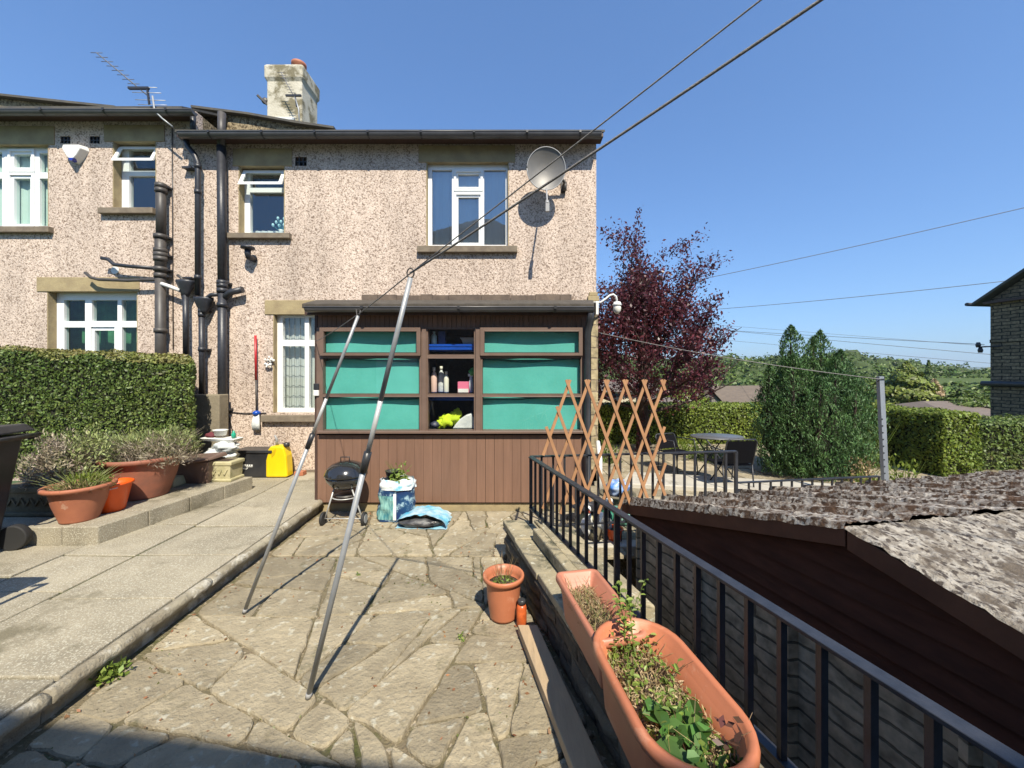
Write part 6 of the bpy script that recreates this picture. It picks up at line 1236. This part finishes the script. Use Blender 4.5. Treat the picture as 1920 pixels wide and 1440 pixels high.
C = []; Nn = []
npr = np.random.RandomState(3)
for pts, d in tips:
    for q in pts:
        k = 26
        for _ in range(k):
            o = npr.normal(0,.105,3); c_ = (q.x+o[0], q.y+o[1], q.z+o[2]); C.append(c_)
C = np.array(C); cc = np.array([base.x, 8.3, 2.35]); 
keep = (((C-cc)/np.array([1.75,1.75,2.6]))**2).sum(1) < 1; C = C[keep]
# fill of the crown between the limbs
fill = npr.normal(0,1,(21000,3)); fill /= np.linalg.norm(fill,axis=1)[:,None]; fill *= npr.uniform(.35,1,21000)[:,None]**.6; f2 = fill*np.array([1.58,1.4,1.6])+np.array([base.x-.03,8.3,2.15]); nzv = np.array([noise.noise((p[0]*2.1,p[1]*2.1,p[2]*2.1)) for p in f2]); f2 = f2[(nzv > -.10) & (f2[:,2] > 1.0)]
for (sx, sz, hh) in ((PX(1196,8.3),3.2,1.9),(PX(1284,8.3),3.0,1.25)):
    k = 330; tt = npr.rand(k); f2 = np.vstack([f2, np.c_[sx+npr.normal(0,.13,k)*(1.15-tt), 8.3+npr.normal(0,.13,k), sz+hh*tt]])
for (x0_, z0_, x1_, z1__) in ((1230,520,1350,480),(1230,560,1358,490),(1220,600,1350,560),(1240,640,1345,625),(1180,480,1128,430),(1200,470,1160,430),(1240,480,1310,445)):
    k = 230; tt = npr.rand(k); f2 = np.vstack([f2, np.c_[[PX(x0_+(x1_-x0_)*u,8.3) for u in tt]+npr.normal(0,.08,k), 8.3+npr.normal(0,.2,k), [PZ(z0_+(z1__-z0_)*u,8.3) for u in tt]+npr.normal(0,.08,k)]])
C = np.vstack([C, f2]); print('plum leaves', len(C))
leaves('crown', C, npr.normal(0,1,(len(C),3)), .072, M['plum'], PT, aspect=.5, jitter=.2)
# ivy on the trunk
shrub(PT, base.x, 8.3, .0, .16, .16, .8, 700, .06, M['plum'], 'trunk_shoots', aspect=.5, shell=.6)
# conifer
CT = T('conifer', (PX(1513,6.4), 6.4, -.15), 'broad dark green conifer with several pointed tops by the terrace', 'tree')
cX, cY = PX(1513,6.4), 6.45
tw = MB(); Cc = []; Dd_ = []
lead = [(-.62,.0,1.50,.30),(-.30,-.1,2.40,.40),(-.12,.15,2.0,.38),(.10,-.05,2.22,.32),(.30,.05,2.34,.34),(.52,-.1,2.0,.34),(.72,.05,1.62,.30),(-.45,-.35,1.9,.36),(.15,-.42,1.85,.42),(.5,-.38,1.6,.38),(-.68,-.15,1.75,.28),(.0,.45,1.9,.4),(-.15,-.5,1.55,.4),(.78,-.15,1.35,.26)]
npr = np.random.RandomState(5)
for (dx, dy, h, r) in lead:
    tw.tube([(cX+dx*.25,cY+dy*.25,-.15),(cX+dx,cY+dy,h*.45),(cX+dx*1.03,cY+dy*1.03,h*.95)], [.05,.03,.008], 6, cap=False)
    k = int(6500*h*r); v = npr.rand(k); a = npr.rand(k)*6.283; prof = 1.10*r*np.minimum(1, (1-v)*2.7)**.7*(.75+.25*np.sin(v*19+a*3))*np.minimum(1,.55+v*1.6); rad = prof*npr.uniform(.72,1.05,k)
    x = cX+dx*(.9+.1*v)+rad*np.cos(a); y = cY+dy+rad*np.sin(a); z = -.08+v*(h+.02)
    Cc.append(np.c_[x,y,z]); Dd_.append(np.c_[np.cos(a)*.45,np.sin(a)*.45,np.full(k,1.2)])
Cc = np.vstack(Cc); Dd_ = np.vstack(Dd_); print('conifer', len(Cc))
P('trunk', tw, M['bark'], CT); leaves('foliage', Cc, Dd_*np.array([1,1,-.2]),   .058, M['cypress'], CT, aspect=.26, jitter=.5, direction=Dd_)
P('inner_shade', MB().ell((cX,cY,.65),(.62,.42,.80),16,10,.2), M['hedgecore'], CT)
hedge('privet_hedge', 'yellow-green privet hedge across the back of the terrace', PX(1100,9.2), PX(1480,9.2)+.5, 9.2, 9.9, -.15, PZ(759,9.2), 26000, .06, M['privet_y'], M['hedgecore'])
hedge('square_privet_hedge', 'square-ended privet hedge right of the conifer, pale green end face', 6.98, 7.57, 6.2, 9.9, -.3, .905, 32000, .048, M['privet_y'], M['hedgecore'], rnd=.06)
hedge('low_privet_hedge', 'lower brownish hedge beneath the stone house at the right edge', PX(1842,6.8), 15, 6.8, 7.5, -.4, PZ(792,6.8), 34000, .055, M['privet'], M['hedgecore'])
hedge('distant_hedge', 'dark hedge top showing between the square hedge and the stone house', PX(1700,11.5), 24, 11.5, 12.2, -1.9, PZ(782,11.5), 9000, .08, M['privet'], M['hedgecore'])
# small shrubs by the post
def sprout(label, px, D, z, h, n, r=.2, mt='fresh', size=.07):
    x = PX(px,D); t = T('garden_shrub', (x,D,z), label, 'shrub'); shrub(t, x, D, z, r, r, h, n, size, M[mt], aspect=.4, shell=.2); stems('stems', x, D, z, r, r, 14, h*.5, h, M['fresh'], t, .8, .005, int(px)); return t
sprout('leggy yellow-green shrub right of the clothes post', 1690, 5.2, -.12, .62, 260, .26, 'privet_y', .075); sprout('golden low shrub left of the clothes post', 1628, 5.3, -.12, .30, 500, .25, 'privet_y', .06); sprout('rusty leaved low shrub between the conifer and the clothes post', 1610, 5.9, -.12, .45, 500, .26, 'drygrass', .06)
sprout('round green shrub touching the right side of the conifer', 1632, 7.0, -.15, .95, 1500, .28, 'privet', .06)
sprout('golden shrub beneath the clothes post near the garage roof', 1668, 4.95, -.12, .22, 420, .26, 'privet_y', .06)
sprout('low bush under the folding table before the back hedge', 1320, 7.6, -.15, .38, 900, .42, 'privet', .06); sprout('pale green clump by the back hedge left of the table', 1275, 8.4, -.15, .35, 700, .45, 'privet_y', .07)
sprout('small green bush at the far house corner', 1140, 7.4, -.15, .5, 700, .28, 'privet', .06)

# =============================================================== FAR HOUSES
def farhouse(name, label, x0, x1, D, ze_px, zr_px, depth, wall, hip=0, gable=None, z0=-5, front=True):
    X0, X1 = PX(x0,D), PX(x1,D); ze, zr = PZ(ze_px,D), PZ(zr_px,D+depth/2); t = T(name, ((X0+X1)/2,D,z0), label, 'house')
    P('wall', MB().box(X0+.3,D+.3,z0,X1-.3,D+depth-.3,ze+.02), wall, t); r0, r1 = X0+hip, X1-hip
    mb = MB(); A = (X0,D,ze); B = (X1,D,ze); C_ = (X1,D+depth,ze); E_ = (X0,D+depth,ze); F_ = (r0,D+depth/2,zr); G_ = (r1,D+depth/2,zr)
    mb.quad(A,B,G_,F_); mb.quad(C_,E_,F_,G_); P('roof', mb, M['farroof'], t)
    if hip: P('roof_hip', MB().poly([B,C_,G_]), M['farroof'], t); P('roof_hip', MB().poly([E_,A,F_]), M['farroof'], t)
    else: P('gable', MB().poly([(X0+.3,D+.3,ze),(X0+.3,D+depth-.3,ze),(X0+.3,D+depth/2,zr-.1)]), wall, t); P('gable', MB().poly([(X1-.3,D+depth-.3,ze),(X1-.3,D+.3,ze),(X1-.3,D+depth/2,zr-.1)]), wall, t)
    return t
t = farhouse('distant_house', 'cream walled house with grey roof seen behind the trellis', 1060, 1244, 22, 735, 711, 7, M['farwall'], 0, z0=-4)
for a in (1150, 1196): P('window', MB().box(PX(a,22),22.24,PZ(752,22),PX(a+14,22),22.29,PZ(739,22)), M['black'], t)
# bungalow with its gable facing left-front
BG = T('bungalow', (PX(1350,26), 27, -4), 'grey stone bungalow with brown tiled roof left of the conifer', 'house')
gl, gr_, gp_ = PX(1296,26), PX(1354,26), PX(1325,26); ze, zr = PZ(758,26), PZ(726,26); dv = Vector((9, 3.2, 0))
P('wall', MB().prism([(gl,26,-4),(gr_,26,-4),(gr_,26,ze),(gp_,26,zr),(gl,26,ze)], dv), M['fargrey'], BG)
s0 = Vector((gr_+.25,25.8,ze-.15)); s1 = Vector((gp_,25.8,zr+.08)); s2 = Vector((gl-.25,25.8,ze-.15)); P('roof', MB().quad(s0, s0+dv, s1+dv, s1).quad(s1, s1+dv, s2+dv, s2), M['farroof'], BG); P('vent_slit', MB().box(gp_+.1,25.93,ze,gp_+.3,25.98,ze+.5), M['black'], BG)
farhouse('outbuilding', 'low dark roofed outbuilding beside the bungalow', 1232, 1300, 20, 758, 745, 3, M['farwall'], .6, z0=-4)
farhouse('distant_bungalow', 'pale tiled roof showing above the hedge left of the stone house', 1790, 1990, 24, 780, 752, 6, M['farwall'], 1.2, z0=-4)
# stone house at the right edge
SH = T('stone_house', (26, 18, -2), 'brown stone house with slate roof cut by the right edge', 'house')
Ds = 15.0; X0 = PX(1857,Ds); zt = PZ(562,Ds); fd = Vector((.13,-1,0)).normalized(); bk = Vector((1,.13,0)).normalized(); c0 = Vector((X0,Ds,0))
def SQ(u, v, z): p = c0+fd*u+bk*v; return (p.x, p.y, z)
WH = 8.6; zr_ = zt+3.1
P('wall', MB().prism([SQ(0,0,-2.5),SQ(WH,0,-2.5),SQ(WH,0,zt),SQ(WH/2,0,zr_-.1),SQ(0,0,zt)], bk*9), M['stonehouse'], SH)
mb = MB(); U = lambda u, z: [Vector(SQ(u,-.3,z)), Vector(SQ(u,9.3,z))]; th = Vector((0,0,.1))
for (a, b) in ((U(-.35,zt-.16),U(WH/2,zr_)),(U(WH/2,zr_),U(WH+.35,zt-.16))): mb.hexa([a[0],b[0],b[1],a[1],a[0]+th,b[0]+th,b[1]+th,a[1]+th])
P('roof', mb, M['slate'], SH)
P('eaves_board', MB().bar(SQ(-.1,-.12,zt-.12), SQ(WH,-.12,zt-.12), .16, .09), M['fascia'], SH); P('gutter', MB().tube([SQ(-.42,-.45,zt-.12),SQ(-.42,9,zt-.12)], .07, 8), M['cast'], SH)
P('band_pipe', MB().tube([SQ(-.15,-.15,PZ(719,Ds)),SQ(6,-.15,PZ(719,Ds))], .10, 12), M['cast'], SH); P('string_course', MB().bar(SQ(0,-.02,PZ(640,Ds)),SQ(WH,-.02,PZ(640,Ds)), .04, .12), M['stonehouse'], SH)
P('window', MB().bar(SQ(.95,-.01,PZ(588,Ds)),SQ(1.5,-.01,PZ(588,Ds)), .06, .35), M['black'], SH)
IB = P('insulator_bracket', MB().tube([SQ(.35,-.1,PZ(650,Ds)),SQ(-.1,-.1,PZ(650,Ds)),SQ(-.25,-.15,PZ(650,Ds))], .025, 6).lathe([(.06,-.1),(.08,0),(.05,.1)], SQ(-.2,-.25,PZ(646,Ds)), 10).lathe([(.06,-.1),(.08,0),(.05,.1)], SQ(-.2,-.15,PZ(656,Ds)), 10), M['cast'], SH)
# overhead cables
def cable(label, a, b, s, r): P('overhead_cable', MB().tube(sag(Vector(a), Vector(b), s), r, 5), M['cablegrey'], None, 0, label, 'cable', 'overhead cables')
Q3 = lambda x, y, D: (PX(x,D), D, PZ(y,D))
cable('highest overhead cable climbing to the right edge', Q3(1180,550,24), Q3(2150,335,14), .15, .016); cable('middle overhead cable meeting the stone house roof', Q3(1180,590,26), Q3(1885,527,15.4), .15, .014)
cable('upper of the thin cables ending at the stone house bracket', Q3(1100,600,32), Q3(1846,646,14.9), .1, .011); cable('lower thin cable running behind the conifer tops', Q3(1100,592,34), Q3(1990,676,17), .1, .012); cable('faintest cable just above the distant treetops', Q3(1100,612,40), Q3(1990,692,20), .1, .011)
cable('thin cable between the two that cross above the conifer', Q3(1100,590,36), Q3(1990,660,20), .0, .009)

# =============================================================== FAR WOOD AND HILLS
npr = np.random.RandomState(11)
def crown_pts(cx, cy, z0, r, h, n):
    d = npr.normal(0,1,(n,3)); d /= np.linalg.norm(d,axis=1)[:,None]; d[:,2] = np.abs(d[:,2])*1.1-.25
    w_ = 1+.22*vn(d*2.2+cx, 1.1)+.08*vn(d*6+cy, 1); C = d*np.array([r,r,h])*w_[:,None]; return C+np.array([cx,cy,z0]), d
Cs, Ns = [], []; core = MB()
def wood(px0, px1, D, ytop, nt_, r, jit=3, n=420, zj=.6, dj=12):
    for i in range(nt_):
        px = px0+(px1-px0)*(i+npr.rand())/nt_; d = D+npr.uniform(-dj,dj)*.5; yt = ytop(px)+npr.normal(0,jit); rr2 = r*npr.uniform(.75,1.3); zt_ = PZ(yt,d); h = rr2*npr.uniform(.9,1.3)
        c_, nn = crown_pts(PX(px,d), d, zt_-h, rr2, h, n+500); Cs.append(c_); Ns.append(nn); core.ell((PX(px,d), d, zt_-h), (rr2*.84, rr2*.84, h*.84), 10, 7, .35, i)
wood(1100,1420,120, lambda x: 667, 20, 6.5, 3); wood(1100,1420,95, lambda x: 684, 22, 5.5, 4); wood(1100,1430,75, lambda x: 712, 26, 4.6, 5); wood(1200,1440,58, lambda x: 734, 22, 3.2, 4); wood(1560,1900,150, lambda x: 662+(x-1600)*.12, 26, 7, 2.5); wood(1560,1900,95, lambda x: 682+(x-1600)*.07, 28, 5.2, 4); wood(1560,1900,70, lambda x: 722, 26, 4, 4); wood(1560,1880,50, lambda x: 742, 22, 3, 4); wood(1600,1900,230, lambda x: 682+(x-1600)*.05, 30, 8, 2); wood(1690,1880,62, lambda x: 722+(x-1700)*.05, 16, 3, 3); wood(1940,2400,110, lambda x: 690, 14, 7, 3); wood(1400,1600,110, lambda x: 668, 12, 6.5, 3)
Cs = np.vstack(Cs); Ns = np.vstack(Ns); print('wood', len(Cs))
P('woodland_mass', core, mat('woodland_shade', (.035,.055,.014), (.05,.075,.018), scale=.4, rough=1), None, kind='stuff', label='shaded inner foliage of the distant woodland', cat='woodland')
leaves('woodland', Cs, Ns, .85, M['wood_far'], None, .7, .55, kind='stuff', label='mixed green woodland covering the slope beyond the roofs', cat='woodland')
cm = MB()
for D, z in ((60,-3),(100,1),(135,3.0)): cm.quad((-20,D,z-8),(D*2.2,D,z-8),(D*2.2,D+20,PZ(712,D)),(-20,D+20,PZ(712,D)))
P('hillside', cm, M['fargrass'], kind='structure')
# individual nearer far trees
def ftree(label, px, D, ytop, ybase, r, mt, n=5200, size=.3, cone=False, name='distant_tree'):
    x = PX(px,D); zt_ = PZ(ytop,D); zb = PZ(ybase,D); t = T(name, (x,D,zb), label, 'tree'); P('trunk', MB().tube([(x,D,zb),(x,D,zb+(zt_-zb)*.8)], [.18,.05], 8), M['bark'], t)
    if cone:
        v = npr.rand(n); a = npr.rand(n)*6.283; rad = r*(1-v)**.8*(.86+.14*np.sin(v*26+a*2.0))*npr.uniform(.6,1.05,n); C_ = np.c_[x+rad*np.cos(a), D+rad*np.sin(a), zb+(zt_-zb)*v]; nn = np.c_[np.cos(a),np.sin(a),np.full(n,.8)]
    else:
        h = (zt_-zb)/2; C_, nn = crown_pts(x, D, zt_-h, r, h, n)
    leaves('crown', C_, nn, size, M[mt], t, .55, .5)
ftree('golden-green conifer tree rising behind the hedge between post and stone house', 1700, 30, 680, 790, 3.4, 'goldcon', 7000, .34, True)
ftree('rust tinted bushy tree touching the golden conifer', 1752, 31, 712, 800, 1.9, 'drygrass', 2600, .3, True)
ftree('small broad tree behind the square hedge near the stone house', 1810, 27, 735, 800, 1.8, 'wood_far', 2600, .28)
ftree('dark round tree behind the conifer and clothes post', 1650, 36, 702, 800, 3.2, 'wood_far', 4200, .34)
ftree('bright bush in front of the bungalow gable', 1285, 24, 728, 775, 1.3, 'privet_y', 1500, .25)
ftree('dark leafy tree between the copper tree and bungalow', 1262, 40, 690, 770, 3.0, 'wood_far', 3600, .4)
ftree('tall thin tree whose top shows beside the golden conifer', 1741, 60, 676, 740, 1.2, 'wood_far', 900, .4, True)
# far blue hills
hl = MB(); 
for (D, y, s, seed) in ((2600,690,7,2),(1500,696,4,5),(900,702,3,9)):
    prev = None; xs_ = np.linspace(-1500,5200,60)
    for x in xs_:
        yy = y+s*noise.noise((x/420,seed,1))+1.2*noise.noise((x/90,seed,3)); cur = (PX(x,D), D, PZ(yy,D)); 
        if prev: hl.quad((prev[0],prev[1]-D*.18,-14),(cur[0],cur[1]-D*.18,-14),cur,prev,True); hl.quad(prev,cur,(cur[0],cur[1]+D*.2,-14),(prev[0],prev[1]+D*.2,-14),True)
        prev = cur
P('far_hills', hl, mat('hill_fields',(.06,.10,.03),(.16,.18,.07),scale=.008,rough=1,spots=(.03,.05,.02),sscale=.03,sthr=.52), kind='structure')

# =============================================================== HOUSE BEHIND THE CAMERA
RB = T('rear_house', (-1,-6,0), 'brick house with hipped slate roof behind the viewpoint, shading the near paving', 'house')
yl = lambda X: -3-.12*(X-.3)
P('wall', MB().hexa([(-5.5,yl(-5.5)-.3,-.1),(2.6,yl(2.6)-.3,-.1),(2.6,-9,-.1),(-5.5,-9,-.1),(-5.5,yl(-5.5)-.3,5.6),(2.6,yl(2.6)-.3,5.6),(2.6,-9,5.6),(-5.5,-9,5.6)]).hexa([(2.61,yl(2.6)-.3,-1.7),(8.5,yl(8.5)+.4,-1.7),(8.5,-9,-1.7),(2.61,-9,-1.7),(2.61,yl(2.6)-.3,5.6),(8.5,yl(8.5)+.4,5.6),(8.5,-9,5.6),(2.61,-9,5.6)]), M['behind'], RB)
c1 = (-5.7,yl(-5.7),5.70); c2_ = (2.9,yl(2.9),5.70); c3_ = (2.9,-9.2,5.7); c4 = (-5.7,-9.2,5.7); r1_ = (-1.6,-6.0,8.5); r2_ = (-.9,-6.0,8.5)
P('roof', MB().quad(c1,c2_,r2_,r1_).poly([c2_,c3_,r2_]).quad(c3_,c4,r1_,r2_).poly([c4,c1,r1_]).quad((2.9,yl(2.9),5.7),(8.7,yl(8.7)+.5,5.7),(8.7,-9.2,6.2),(2.9,-9.2,6.2)), M['slate'], RB)
for (a, b, c_, d_) in ((-4,-2.8,3.2,4.6),(-.5,.9,3.2,4.6),(-4,-2.8,.9,2.2)):
    Yw = yl(a)-.3; wd = P('window', MB().box(a,Yw-.02,c_,b,Yw+.17,d_), M['upvc'], RB); 

# =============================================================== AIR
hz = MB().box(-3100,-310,-24,3600,3300,140)
hv = bpy.data.materials.new('haze'); hv.use_nodes = True; hn = hv.node_tree.nodes; hn.remove(hn['Principled BSDF'])
pv = hn.new('ShaderNodeVolumePrincipled'); pv.inputs['Density'].default_value = .00022; pv.inputs['Color'].default_value = (.72,.84,.97,1); pv.inputs['Anisotropy'].default_value = .2
hv.node_tree.links.new(pv.outputs[0], hn['Material Output'].inputs['Volume'])
P('haze', hz, hv, kind='stuff', label='thin blue summer haze over the distant hills', cat='haze')
